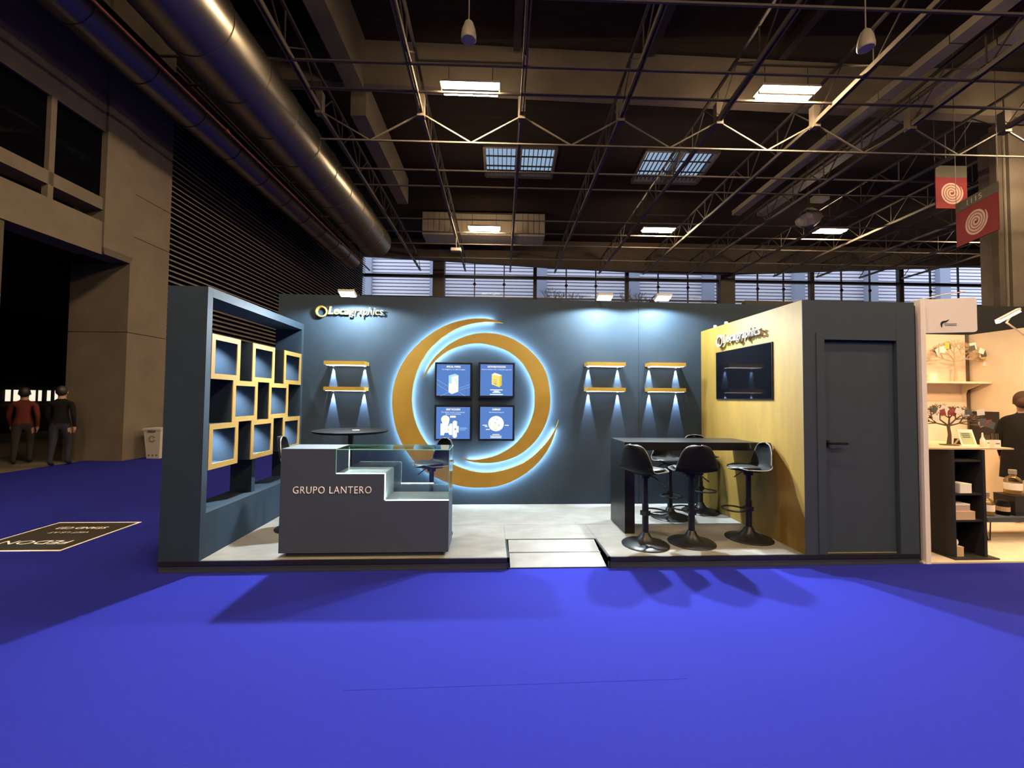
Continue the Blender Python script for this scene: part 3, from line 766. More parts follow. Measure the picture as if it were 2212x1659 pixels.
# ---- stools
def make_stool(label, group):
    t = thing('bar_stool', label, 'bar stool', (0,0,0), group)
    MB().lathe([(.228, 0), (.230, .006), (.222, .014), (.16, .026), (.09, .048), (.055, .085), (.042, .115), (.036, .125), (.002, .125)], n=40).build('base', M['black_metal'], t, smooth=True)
    MB().cyl((0,0,.12), (0,0,.40), .031, n=20).build('lower_column', M['black_metal'], t, smooth=True)
    MB().cyl((0,0,.40), (0,0,.695), .025, n=20).build('upper_column', M['black_metal'], t, smooth=True)
    pts = [(.0,.028,.33)]; pts = []
    for i in range(25):
        a = math.radians(-60+300*i/24); pts.append((.125*math.cos(a), .145+.115*math.sin(a), .305))
    pts = [(.03, .02, .315)] + pts[0:0] + [(.125*math.sin(math.radians(a)), .155-.105*math.cos(math.radians(a)), .305) for a in range(20, 345, 13)] + [(-.03, .02, .315)]
    fr = MB().tube(pts, .009, n=8).build('footrest', M['black_metal'], t, smooth=True)
    MB().box(-.035, .035, -.035, .035, .29, .335).build('collar', M['black_metal'], fr)
    MB().box(-.085, .085, -.085, .085, .695, .708).build('mount_plate', M['black_metal'], t)
    MB().cyl((0,0,.66), (0,0,.70), .045, n=16).build('mount_cup', M['black_metal'], t, smooth=True)
    MB().tube([(.03, .0, .69), (.10, .02, .672), (.20, .05, .60)], .006, n=6).build('lever', M['black_metal'], t, smooth=True)
    # shell: one bent surface, seat running into a low back
    prof = [(.205, .728), (.19, .722), (.14, .716), (.05, .712), (-.05, .712), (-.115, .720), (-.160, .745), (-.185, .790), (-.198, .850), (-.210, .915), (-.217, .960), (-.221, .983), (-.223, .993)]
    wid = [.11, .150, .185, .200, .205, .206, .204, .194, .176, .152, .122, .085, .035]
    NU = 18; mb = MB(); top = []
    prof = spline(prof, 4); wid = [q[0] for q in spline([(w, 0) for w in wid], 4)]
    for (y, z), w in zip(prof, wid):
        row = []
        for k in range(NU+1):
            u = -1+2*k/NU; dip = .022*u*u
            yy = y + .055*u*u*max(0, min(1, (z-.712)/.075))*(1 if y < 0 else 0); zz = z + dip*max(.1, min(1, (.80-z)/.05))
            yy -= .05*u*u*max(0, min(1, (y-.10)/.08))
            row.append((u*w, yy, zz))
        top.append(row)
    n = NU+1
    mb.v = [p for r in top for p in r]
    for i in range(len(top)-1):
        for k in range(NU): mb.f.append([i*n+k, i*n+k+1, (i+1)*n+k+1, (i+1)*n+k]); mb.mi.append(0)
    sh = mb.build('seat_shell', M['black_plastic'], t, smooth=True)
    so = sh.modifiers.new('thick', 'SOLIDIFY'); so.thickness = .012; so.offset = 0
    edge = [r[0] for r in top] + top[-1][1:-1] + [r[-1] for r in reversed(top)] + list(reversed(top[0][1:-1]))
    MB().tube(edge, .0055, n=6, closed=True).build('shell_edge', M['rim'], sh, smooth=True)
    mb = MB(); N = 28; rings = []
    for s, z in ((1, .722), (1.0, .738), (.93, .748), (.6, .752), (.15, .753)):
        rings.append([(.165*s*math.cos(2*math.pi*k/N), .045+.150*s*math.sin(2*math.pi*k/N), z+.016*(s*math.cos(2*math.pi*k/N))**2) for k in range(N)])
    mb.v = [p for r in rings for p in r]
    for i in range(len(rings)-1):
        for k in range(N): mb.f.append([i*N+k, i*N+(k+1) % N, (i+1)*N+(k+1) % N, (i+1)*N+k]); mb.mi.append(0)
    mb.f += [list(range(N)), list(range((len(rings)-1)*N, len(rings)*N))]; mb.mi += [0, 0]
    mb.build('cushion', M['black_leather'], t, smooth=True)
    return t
spots = [(1.556, 4.107, -60, 'black bar stool nearest the camera at the left end of the bar table'),
         (2.047, 4.150, -4, 'black bar stool with its back to the camera at the middle of the bar table'),
         (2.715, 4.262, 84, 'black bar stool seen from the side against the ochre wall'),
         (2.225, 5.060, 162, 'black bar stool facing the camera behind the middle of the bar table'),
         (2.735, 5.300, 176, 'black bar stool in the far corner between bar table and ochre wall'),
         (-2.085, 4.730, -78, 'black bar stool almost hidden behind the left end of the reception counter'),
         (-.605, 4.475, 128, 'black bar stool seen through the glass showcase of the counter')]
proto = None
for (x, y, a, lab), zs in zip(spots, (1, 1, 1, .945, .975, 1, 1)):      # the gas lifts stand at different heights
    if proto is None: proto = make_stool(lab, 'black bar stools on the stand'); o = proto
    else: o = copy_tree(proto)
    o.location = (x, y, PL); o.rotation_euler = (0, 0, math.radians(a)); o['label'] = lab
    o.scale.z = zs

# ---- tables
bt = thing('bar_table', 'long black bar table fixed to the ochre wall', 'table', (2.2, 4.7, PL))
C_(1.46, Y0-.002, 4.442, 4.968, .988, 1.074).build('table_top', M['black_wood'], bt, bev=.003)
C_(1.46, 1.568, 4.442, 4.968, PL, .987).build('leg_panel', M['black_wood'], bt, bev=.003)
rt_ = thing('round_table', 'black round high table behind the reception counter', 'table', (-1.6, 4.93, PL))
MB().lathe([(.36, 1.118), (.405, 1.128), (.418, 1.138), (.420, 1.146), (.412, 1.150), (.01, 1.150)], (-1.6, 4.93, 0), 56).build('table_top', M['table_black'], rt_, smooth=True)
MB().cyl((-1.6, 4.93, PL+.03), (-1.6, 4.93, 1.12), .034, n=20).build('column', M['black_metal'], rt_, smooth=True)
MB().lathe([(.25, 0), (.255, .008), (.24, .016), (.06, .034), (.04, .05), (.01, .05)], (-1.6, 4.93, PL), 40).build('base', M['black_metal'], rt_, smooth=True)
mb = MB(); mb.lathe([(.040, 0), (.041, .003), (.036, .005), (.005, .005)], (-1.535, 4.90, 1.150), 24)
single(mb, 'disk', M['paper'], 'small white round coaster on the black round table', 'disk', (-1.535, 4.90, 1.150))  # plain white disk lying on the table top

# ---- backlit ring logo of two crescents
A_out = [(.17,2.557),(.05,2.6),(-.157,2.618),(-.394,2.586),(-.645,2.494),(-.908,2.314),(-1.137,2.058),(-1.271,1.758),(-1.305,1.464),(-1.26,1.164),(-1.146,.885),(-.941,.622),(-.676,.451),(-.394,.358),(-.129,.332),(.138,.357),(.389,.458),(.626,.631),(.799,.852),(.894,1.082),(.941,1.254)]
A_in = [(.17,2.557),(-.045,2.572),(-.267,2.541),(-.487,2.457),(-.704,2.302),(-.873,2.109),(-.994,1.855),(-1.044,1.603),(-1.031,1.353),(-.95,1.104),(-.806,.886),(-.586,.7),(-.335,.583),(-.053,.532),(.23,.576),(.498,.686),(.719,.876),(.862,1.066),(.941,1.254)]
B_out = [(-.907,1.778),(-.854,1.912),(-.748,2.079),(-.547,2.265),(-.312,2.38),(-.075,2.42),(.18,2.389),(.404,2.289),(.614,2.116),(.76,1.894),(.818,1.607),(.812,1.368),(.733,1.129),(.591,.923),(.386,.764),(.134,.678),(-.101,.662),(-.29,.692),(-.395,.734)]
B_in = [(-.907,1.778),(-.778,1.984),(-.608,2.145),(-.389,2.244),(-.153,2.279),(.086,2.235),(.294,2.143),(.471,1.97),(.585,1.732),(.611,1.525),(.588,1.318),(.495,1.096),(.337,.906),(.118,.772),(-.086,.716),(-.243,.703),(-.395,.734)]
rg = thing('ring_logo', 'mustard ring logo of two crescents glowing on the navy wall', 'wall logo', (-.24, BK, 1.47))
for po, pi_ in ((A_out, A_in), (B_out, B_in)):
    NN = 110; a = resample(spline(po), NN); b = resample(spline(pi_), NN)
    cr = MB().ribbon2(a, b, lambda p: (p[0], BK-.052, p[1]), lambda p: (p[0], BK-.038, p[1])).build('crescent', M['gold'], rg)
    for e, oth in ((a, b), (b, a)):
        mb = MB(); q = []
        for p, o2 in zip(e, oth):
            d = o2-p; l = d.length; q.append(p + d*(min(.010, l*.35)/l if l > 1e-5 else 0))
        q = q[3:-3]; n = len(q)
        mb.v = [(p[0], BK-.037, p[1]) for p in q] + [(p[0], BK-.020, p[1]) for p in q]
        for i in range(n-1): mb.f.append([i, i+1, n+i+1, n+i]); mb.mi.append(0)
        mb.build('led_strip', M['led_halo'], cr)
    for i in (20, 45, 65, 90):
        p = (a[i]+b[i])/2; MB().cyl((p[0], BK-.040, p[1]), (p[0], BK-.0005, p[1]), .012, n=8).build('spacer', M['black_metal'], cr)

# ---- four wall screens
def screen(label, x0, x1, z0, z1):
    t = thing('wall_screen', label, 'screen', ((x0+x1)/2, BK, z0), group='square screens inside the ring')
    C_(x0, x1, BK-.060, BK-.002, z0, z1).build('bezel', M['screen_bezel'], t)
    e = .025
    C_(x0+e, x1-e, BK-.0615, BK-.060, z0+e, z1-e).build('display', M['scr_blue'], t)
    w, h = x1-x0-2*e, z1-z0-2*e
    P = lambda u, v: (x0+e+u*w, z1-e-v*h)
    def shape(poly, mt, nm, l=1):
        q = [P(*p) for p in poly]; y = BK-.0615-.0006*l
        MB().prism(q, lambda p: (p[0], y, p[1]), lambda p: (p[0], y+.0005, p[1])).build(nm, mt, t)
    def txt(s, v, width, hh, mt, bold=0., u=.5):
        x, z = P(u, v)
        text_on(s, mt, t, Matrix.Translation((x, BK-.0628, z)) @ RX90, size=hh*h, align='C', width=width*w, bold=bold, name='lettering')
    return shape, txt
def rect(u0, u1, v0, v1): return [(u0,v0),(u1,v0),(u1,v1),(u0,v1)]
def disc(u, v, r, n=28): return [(u+r*math.cos(2*math.pi*i/n), v+r*math.sin(2*math.pi*i/n)) for i in range(n)]
sh, tx = screen('upper left square screen showing a tall pale box on blue', -.742, -.244, 1.537, 2.010)
tx('SPECIAL PAPERS', .105, .42, .085, M['scr_cream'], .0012); tx('You imagine it, we make it happen', .18, .70, .055, M['scr_white'])
for a, b in (((0,.48),(.36,.70)), ((0,.62),(.36,.86)), ((.64,.76),(1,.63)), ((.64,.83),(1,.71)), ((.64,.85),(.86,1)), ((.12,1),(.38,.88))):
    sh([(a[0],a[1]),(b[0],b[1]),(b[0],b[1]+.015),(a[0],a[1]+.015)], M['scr_blue2'], 'line_print')
sh([(.36,.36),(.45,.40),(.45,.95),(.36,.88)], M['scr_cyan'], 'box_print', 1); sh([(.45,.40),(.65,.35),(.65,.87),(.45,.95)], M['scr_white'], 'box_print', 1)
sh([(.36,.36),(.55,.30),(.65,.35),(.45,.40)], M['scr_cyan'], 'box_print', 2); sh([(.36,.60),(.45,.62),(.45,.95),(.36,.88)], M['scr_white'], 'box_print', 2)
r = random.Random(2)
for _ in range(9):
    u, v = r.uniform(.49, .60), r.uniform(.42, .62); sh([(u,v),(u+.03,v-.02),(u+.025,v+.03)], M['scr_cyan'], 'speck_print', 2)
sh, tx = screen('upper right square screen showing a yellow box on blue', -.157, .332, 1.543, 2.017)
tx('SUSTAINABLE PACKAGING', .105, .56, .085, M['scr_cream'], .0012); tx('Premium finishes with a sustainable approach', .18, .92, .05, M['scr_white'])
sh([(.35,.32),(.59,.38),(.59,.73),(.35,.64)], M['scr_yellow'], 'box_print'); sh([(.59,.38),(.66,.34),(.66,.66),(.59,.73)], M['scr_yellow2'], 'box_print'); sh([(.35,.32),(.44,.27),(.66,.34),(.59,.38)], M['scr_cream'], 'box_print')
for v in (.47, .53, .58, .61): sh([(.41,v),(.51,v+.03),(.51,v+.045),(.41,v+.012)], M['scr_dark'], 'line_print', 2)
for u0, u1, v in ((.31,.69,.80), (.42,.58,.845), (.38,.63,.88), (.30,.70,.945)): sh(rect(u0, u1, v, v+.028), M['scr_white'], 'line_print')
sh, tx = screen('lower left square screen showing a pale round-topped package on blue', -.739, -.240, .960, 1.436)
tx('SMART PACKAGING', .105, .42, .085, M['scr_cream'], .0012); tx('The highest standard of protection', .18, .70, .05, M['scr_white']); tx('against counterfeiting', .235, .45, .05, M['scr_white'])
sh(disc(.27,.39,.125), M['scr_white'], 'cap_print'); sh(disc(.27,.39,.10), M['scr_cream'], 'cap_print', 2)
sh([(.16,.45),(.39,.45),(.35,.60),(.22,.60)], M['scr_white'], 'cap_print')
sh([(.13,.52),(.24,.52),(.27,.60),(.37,.60),(.41,.52),(.48,.52),(.48,.88),(.40,.88),(.36,.81),(.26,.81),(.23,.89),(.13,.89)], M['scr_white'], 'package_print', 1)
sh([(.49,.46),(.53,.43),(.58,.43),(.62,.46),(.62,.60),(.67,.60),(.67,.80),(.62,.80),(.62,.93),(.58,.97),(.53,.97),(.49,.93)], M['scr_white'], 'package_print', 2)
sh([(.53,.72),(.58,.65),(.60,.72)], M['scr_dark'], 'mark_print', 3); sh([(.34,.73),(.37,.66),(.38,.75)], M['scr_yellow2'], 'mark_print', 3)
sh(rect(.41, .58, .275, .335), M['scr_white'], 'line_print')
for u1, v in ((.90,.64), (.93,.67), (.87,.71)): sh(rect(.69, u1, v, v+.022), M['scr_blue2'], 'line_print')
sh, tx = screen('lower right square screen showing a pale globe on blue', -.153, .336, .961, 1.441)
tx('SUMMARY', .105, .27, .085, M['scr_cream'], .0012); tx('International footprint', .18, .46, .05, M['scr_white'])
sh(disc(.49,.52,.24), M['scr_white'], 'globe_print'); sh(disc(.46,.60,.09), M['scr_cream'], 'globe_print', 2)
for u, v, q in ((.44,.35,.03), (.53,.38,.035), (.47,.49,.04), (.58,.57,.04), (.40,.64,.02), (.48,.70,.03)): sh([(u-q,v),(u,v-q*.7),(u+q*.8,v+.4*q),(u-.2*q,v+q)], M['scr_cyan'], 'land_print', 3)
for u0, u1, v in ((.08,.21,.56), (.15,.23,.60), (.18,.30,.69), (.76,.88,.56)): sh(rect(u0, u1, v, v+.025), M['scr_white'], 'line_print')
for u0, u1, v in ((.38,.60,.85), (.32,.66,.90), (.32,.66,.945)): sh(rect(u0, u1, v, v+.024), M['scr_white'], 'line_print')

# ---- six lit wall shelves
def shelf(label, x0, x1, ztop, thick=.05):
    t = thing('wall_shelf', label, 'shelf', ((x0+x1)/2, BK, ztop-thick), group='lit ochre wall shelves')
    C_(x0, x1, BK-.20, BK-.001, ztop-thick, ztop).build('body', M['gold'], t)
    C_(x0+.02, x1-.02, BK-.185, BK-.05, ztop-thick-.004, ztop-thick).build('light_panel', M['led_panel'], t)
    for x in (x0+.055, x1-.055):
        sp_ = MB().cyl((x, BK-.013, ztop-thick-.006), (x, BK-.013, ztop-thick), .012, n=12).build('spot_lamp', M['led_panel'], t)
        lamp('spot_light', 'SPOT', (x, BK-.013, ztop-thick-.008), 300., (.55, .72, 1.), sp_, size=.003, rot=(math.radians(6), 0, 0), spot=26, blend=.15)
shelf('upper lit shelf on the navy wall left of the ring', -2.152, -1.630, 1.999)
shelf('lower lit shelf on the navy wall left of the ring', -2.148, -1.632, 1.664)
shelf('upper lit shelf just right of the ring', 1.299, 1.820, 2.032)
shelf('lower lit shelf just right of the ring', 1.299, 1.820, 1.691)
shelf('upper lit shelf nearest the ochre wall', 2.156, 2.647, 2.038)
shelf('lower lit shelf nearest the ochre wall', 2.156, 2.647, 1.693)

# ---- flood lamps on arms
def flood(label, x, z):
    y = 5.35
    t = thing('flood_lamp', label, 'flood lamp', (x, BK, HB), group='flood lamps on top of the navy wall')
    MB().tube([(x, BK+.03, HB-.02), (x, BK+.03, HB+.06), (x, BK-.06, HB+.075), (x, y+.05, z+.05)], .008, n=6).build('arm', M['black_metal'], t, smooth=True)
    MB().box(x-.025, x+.025, BK-.004, BK+.075, HB-.002, HB+.03).build('clamp', M['black_metal'], t)
    tl = math.radians(-20)
    def pt(u, v, w): return (x+u, y+v*math.cos(tl)+w*math.sin(tl), z+v*math.sin(tl)-w*math.cos(tl))
    bx = [pt(u, v, w) for w in (-.03, .0) for u, v in ((-.10,-.065),(.10,-.065),(.10,.065),(-.10,.065))]
    MB().add(bx, [(0,3,2,1),(4,5,6,7),(0,1,5,4),(1,2,6,5),(2,3,7,6),(3,0,4,7)]).build('housing', M['lamp_white'], t)
    fx = [pt(u, v, w) for w in (.0005, .003) for u, v in ((-.09,-.055),(.09,-.055),(.09,.055),(-.09,.055))]
    MB().add(fx, [(0,3,2,1),(4,5,6,7),(0,1,5,4),(1,2,6,5),(2,3,7,6),(3,0,4,7)]).build('light_face', M['flood_face'], t)
    lamp('wash_light', 'SPOT', pt(0, 0, .02), FLOOD_W*.36, (.76, .94, 1.), t, size=.05, rot=(math.radians(4), 0, 0), spot=166, blend=.22)
    lamp('forward_light', 'SPOT', pt(0, 0, .02), FLOOD_W, (.80, .93, 1.), t, size=.05, rot=(math.radians(-46), 0, 0), spot=122, blend=.9)
flood('flood lamp over the left sign on the navy wall', -1.821, 2.835)
flood('left one of the pair of flood lamps right of the ring', 1.489, 2.862)
flood('right one of the pair of flood lamps near the ochre wall', 2.271, 2.873)

# ---- signs
def sign(label, face, white):
    """face: matrix taking sign coordinates (x along the words, y up, z out of the wall) to the stand"""
    o = face @ Vector((0, 0, 0))
    t = thing('wall_sign', label, 'sign', o)
    lm, em = (M['cream_letter'], M['cream_letter']) if white else (M['gold_letter'], M['gold_letter'])
    N = 48; mb = MB(); A = []; B = []
    for i in range(N+1):
        a = 2*math.pi*i/N; th = .017+.006*math.cos(a-2.6)
        A.append((.078*math.cos(a), .078*math.sin(a))); B.append(((.078-th*1.3)*math.cos(a)+.003, (.078-th*1.3)*math.sin(a)))
    mb.ribbon2([Vector(p) for p in A], [Vector(p) for p in B], lambda p: face @ Vector((p[0], p[1], .050)), lambda p: face @ Vector((p[0], p[1], .020)))
    mb.build('ring_emblem', em, t, smooth=False)
    mb = MB(); A = []; B = []
    for i in range(25):
        a = math.pi*(.55+1.1*i/24); w = .006*math.sin(math.pi*i/24)+.001
        A.append(Vector(((.074)*math.cos(a), .074*math.sin(a)))); B.append(Vector(((.074-w)*math.cos(a), (.074-w)*math.sin(a))))
    mb.ribbon2(A, B, lambda p: face @ Vector((p[0], p[1], .054)), lambda p: face @ Vector((p[0], p[1], .0505)))
    mb.build('crescent_line', M['black_trim'] if not white else M['gold'], t)
    F = face @ Matrix.Translation((.092, -.033, .038))
    w1 = letters('Leca', lm, t, F, size=.145, extrude=.012, shear=.22, bold=.002, width=.275)
    letters('graphics', lm, t, F, size=.145, extrude=.012, shear=.22, bold=-.0008, width=.445, start=w1+.004)
FB = Matrix.Translation((-2.265, BK, 2.672)) @ RX90
sign('yellow lettered sign with ring emblem on the navy wall', FB, False)
FR = Matrix.Translation((Y0, 5.155, 2.290)) @ Matrix(((0,0,-1,0),(-1,0,0,0),(0,1,0,0),(0,0,0,1)))
sign('white lettered sign with ring emblem on the ochre wall', FR, True)

# ---- television
tv = thing('wall_television', 'switched-off black television on the ochre wall', 'television', (Y0, 4.75, 1.547))
C_(Y0-.012, Y0-.001, 4.209, 5.293, 1.547, 2.157).build('bezel', M['screen_bezel'], tv)
C_(Y0-.0135, Y0-.012, 4.217, 5.285, 1.556, 2.150).build('glass', M['tv_glass'], tv)
for y, lab in ((5.36, 'far small white lamp clip on top of the ochre wall'), (5.10, 'near small white lamp clip on top of the ochre wall')):
    mb = MB(); mb.lathe([(.02, 0), (.022, .02), (.015, .032), (.003, .034)], (Y0+.02, y, H), 12)
    single(mb, 'lamp_clip', M['paper'], lab, 'clip', (Y0+.02, y, H), group='clips on the ochre wall', smooth=True)

# ================================================================== NEIGHBOURING BOOTH AT RIGHT
fz = .015
nb = setting('floor_booth', (5.6, 4.8, 0))
C_(4.13, 7.4, 3.80, 5.9, 0, fz).build('floor_sheet', M['cream_floor'], nb)
wl = setting('wall_booth_left', (4.15, 4.8, 0))
C_(4.155, 4.205, 3.795, 5.85, .0, 2.53).build('wall_board', M['booth_white'], wl)
C_(4.118, 4.150, 3.84, 5.6, .0, 2.48).build('wall_board', M['booth_black'], wl)  # stands for the dark gap beside the panel, shade put into its colour
C_(4.100, 4.112, 3.90, 5.6, .0, 2.46).build('wall_board', M['concrete'], wl)
wk = setting('wall_booth_back', (5.7, 5.85, 0))
C_(4.206, 7.14, 5.85, 5.90, fz, 2.55).build('wall_board', M['cream'], wk)
C_(7.10, 7.14, 5.835, 5.85, fz, 2.55).build('corner_post', M['tree_wood'], wk)
wr = setting('wall_booth_right', (7.2, 4.8, 0))
C_(7.16, 7.21, 3.80, 5.85, fz, 2.55).build('wall_board', M['cream'], wr)
wd_ = setting('wall_booth_dark', (8, 6.5, 0))
C_(4.12, 13.0, 6.5, 6.6, 0, 3.16).build('wall_board', M['booth_black'], wd_)

# hanging name board of the booth
sg = thing('booth_sign', 'white rounded booth sign board with small dark logo at the top of the booth', 'sign', (4.2, 3.8, 2.2))
def rrect(x0, x1, z0, z1, r, n=5):
    out = []
    for cx, cz, a0 in ((x1-r, z0+r, -90), (x1-r, z1-r, 0), (x0+r, z1-r, 90), (x0+r, z0+r, 180)):
        for i in range(n+1): a = math.radians(a0+90*i/n); out.append((cx+r*math.cos(a), cz+r*math.sin(a)))
    return out
sy = lambda x: 3.84-(x-4.19)*.30
MB().prism(rrect(4.185, 4.63, 2.21, 2.54, .025), lambda p: (p[0], sy(p[0]), p[1]), lambda p: (p[0], sy(p[0])+.012, p[1])).build('board', M['booth_white'], sg)
MB().tube([(4.17, 3.86, 2.535), (4.40, 3.80, 2.585), (4.56, 3.75, 2.605)], .006, n=6).build('hanging_rod', M['booth_white'], sg)
mb = MB(); q = spline([(4.362,2.262),(4.360,2.295),(4.372,2.312),(4.395,2.318),(4.418,2.335)], 5)
n = len(q); A = []; B = []
for i, p in enumerate(q):
    d = (q[min(i+1, n-1)]-q[max(i-1, 0)]).normalized(); w = .009*math.sin(math.pi*(i+.6)/(n+.2))+.001; nn = Vector((-d.y, d.x)); A.append(p+nn*w); B.append(p-nn*w)
mb.ribbon2(A, B, lambda p: (p[0], sy(p[0])-.003, p[1]), lambda p: (p[0], sy(p[0])-.0005, p[1])); mb.build('logo', M['black_trim'], sg)
for k in range(2):
    za = 2.290-.014*k
    MB().prism([(4.385,za),(4.475,za),(4.475,za+.006),(4.385,za+.006)], lambda p: (p[0], sy(p[0])-.002, p[1]), lambda p: (p[0], sy(p[0])-.0005, p[1])).build('small_print', M['card_print'], sg)

# bar lamp
bl = thing('bar_lamp', 'glowing warm bar lamp on an arm above the booth', 'lamp', (5.75, 4.3, 2.5))
MB().bar((5.63, 4.32, 2.432), (5.84, 4.28, 2.555), .035, .025).build('light_bar', M['warm_bar'], bl)
MB().bar((5.63, 4.32, 2.455), (5.84, 4.28, 2.578), .045, .02).build('housing', M['booth_white'], bl)
MB().tube([(5.78, 4.29, 2.53), (5.98, 4.5, 2.47), (7.16, 5.2, 2.45)], .010, n=6).build('arm', M['booth_white'], bl)
lamp('bar_light', 'AREA', (5.75, 4.3, 2.45), 62., (1., .58, .27), bl, size=.30, sy=.12, rot=(math.radians(14), 0, 0))

# shelf with bracket
bs = thing('booth_shelf', 'cream shelf on the back wall of the booth', 'shelf', (5.7, 5.85, 1.81))
C_(4.21, 7.14, 5.56, 5.849, 1.810, 1.836).build('board', M['cream'], bs)
MB().prism([(5.849,1.81),(5.60,1.81),(5.79,1.72),(5.849,1.56)], lambda p: (7.02, p[0], p[1]), lambda p: (7.05, p[0], p[1])).build('bracket', M['cream'], bs)

# cut-out trees hung with cards
def card_tree(label, x, y, z, w, h, seed, mt, cards):
    t = thing('card_tree', label, 'decorative tree', (x, y, z), group='cut-out card trees in the booth')
    r = random.Random(seed)
    MB().lathe([(.075, 0), (.075, .008), (.02, .012), (.002, .012)], (x, y, z), 20).build('foot', mt, t)
    mb = MB(); mb.tube([(x, y, z+.01), (x+.01, y, z+h*.25), (x-.005, y, z+h*.48)], [.020, .014, .013], n=8); mb.build('trunk', mt, t, smooth=True)
    tips = []; mb = MB()
    def br(p, ang, L, rad, dep):
        q = (p[0]+L*math.cos(ang)*w/h*1.15, y+r.uniform(-.02, .02), p[2]+L*math.sin(ang)); mb.cyl(p, q, rad, rad*.75, n=5, caps=False)
        if dep == 0: tips.append(q); return
        for s in (-1, 1, 0)[: 3 if dep > 1 else 2]:
            a = ang + s*r.uniform(.35, .75) + r.uniform(-.15, .15)
            if q[2] > z+h*.97: a = r.choice((0.1, math.pi-.1))
            br(q, max(-.25, min(math.pi+.25, a)), L*r.uniform(.60, .80), rad*.72, dep-1)
    for a in (.35, .95, 1.57, 2.2, 2.8): br((x, y, z+h*.46), a, h*.19, .009, 4)
    o = mb.build('branches', mt, t); o['kind'] = 'stuff'
    for k, m_ in enumerate(cards):
        q = r.choice(tips); a = r.uniform(-.6, .6); sx, sz = r.uniform(.026, .042)*w/.62, r.uniform(.026, .04)*w/.62; c = (q[0], y-.035-.004*k, max(z+.16, q[2]-.05))
        pl = [(c[0]+u*sx*math.cos(a)-v*sz*math.sin(a), c[2]+u*sx*math.sin(a)+v*sz*math.cos(a)) for u, v in ((-1,-1),(1,-1),(1,1),(-1,1))]
        MB().prism(pl, lambda p: (p[0], c[1], p[1]), lambda p: (p[0], c[1]+.002, p[1])).build('card', m_, t)
PP, PY, PR, PK, PG = M['paper'], M['paper_yellow'], M['paper_red'], M['card_print'], M['paper_green']
card_tree('pale cut-out tree hung with cards on the booth shelf', 6.73, 5.68, 1.836, .78, .63, 11, M['tree_pale'], [PP, PK, PY, PP, PK, PP, PP, PK, PP, PY, PP, PK, PP])
mb = MB(); mb.lathe([(.045, 0), (.055, .02), (.05, .08), (.06, .11), (.052, .11), (.04, .03), (.002, .02)], (6.33, 5.64, 1.836), 14)
single(mb, 'paper_cup', M['paper'], 'small white cup at the left end of the booth shelf', 'cup', (6.33, 5.64, 1.836), smooth=True)

# black open-fronted counter
kc = thing('display_counter', 'black display counter with open shelves in the booth', 'counter', (4.7, 4.1, fz))
C_(4.535, 4.565, 3.88, 4.60, fz+.012, 1.07).build('side_panel', M['booth_black'], kc)
C_(4.855, 4.885, 3.88, 4.60, fz+.012, 1.07).build('side_panel', M['booth_black'], kc)
C_(4.566, 4.854, 4.25, 4.28, fz+.012, 1.07).build('back_panel', M['booth_black'], kc)
for z in (.365, .625, .95): C_(4.566, 4.854, 3.89, 4.249, z, z+.018).build('shelf', M['booth_black'], kc)
C_(4.50, 4.96, 3.84, 4.62, fz, fz+.012).build('base_plate', M['booth_black'], kc)
C_(4.26, 5.22, 3.90, 4.62, 1.071, 1.086).build('table_top', M['kraft'], kc)
ZT = 1.086
card_tree('brown cut-out tree crowded with cards on the black counter', 4.85, 4.17, ZT, .62, .44, 5, M['tree_wood'], [PP, PR, PP, PP, PK, PP, PR, PP, PP, PP, PK, PP, PP, PK, PR, PP, PP, PK])
def easel(label, x, y, rot, w, h):
    t = thing('leaflet_stand', label, 'leaflet', (x, y, ZT), group='green leaflets on the counter'); t.rotation_euler = (0, 0, rot); b = BASE[t.name]
    def pt(u, v, d): return b+Vector((u, .32*v+d, v))
    for nm, m_, a, d in (('board', PP, (-w/2, w/2, 0, h), .0), ('print', PG, (-w/2+.02, w/2-.02, .025, h-.03), -.003)):
        q = [(a[0],a[2]),(a[1],a[2]),(a[1],a[3]),(a[0],a[3])]
        MB().prism(q, lambda p: pt(p[0], p[1], d-.003), lambda p: pt(p[0], p[1], d+.003 if d == 0 else d-.001)).build(nm, m_, t)
    MB().bar(pt(0, h*.8, .01), b+Vector((0, .16, .004)), .02, .004).build('strut', PP, t)
    for k in range(3):
        v = h*(.72-.1*k); q = [(-w*.3,v),(w*.2,v),(w*.2,v+.008),(-w*.3,v+.008)]
        MB().prism(q, lambda p: pt(p[0], p[1], -.0075), lambda p: pt(p[0], p[1], -.0045)).build('print_line', PK, t)
easel('green printed leaflet leaning behind the brown tree', 4.70, 4.30, .35, .10, .17)
easel('larger green printed leaflet at the right of the brown tree', 4.935, 4.05, -.12, .15, .17)
mb = MB(); mb.lathe([(.018, 0), (.020, .004), (.020, .07), (.008, .10), (.006, .14), (.001, .145)], (5.04, 4.02, ZT), 14)
single(mb, 'spray_bottle', PP, 'slim white bottle beside the green leaflets', 'bottle', (5.04, 4.02, ZT), smooth=True)
mb = MB(); mb.prism([(5.05, ZT), (5.16, ZT), (5.06, ZT+.06)], lambda p: (p[0], 4.20, p[1]), lambda p: (p[0], 4.30, p[1]))
single(mb, 'dark_wedge', M['booth_black'], 'small dark wedge-shaped holder on the counter top', 'holder', (5.1, 4.25, ZT))
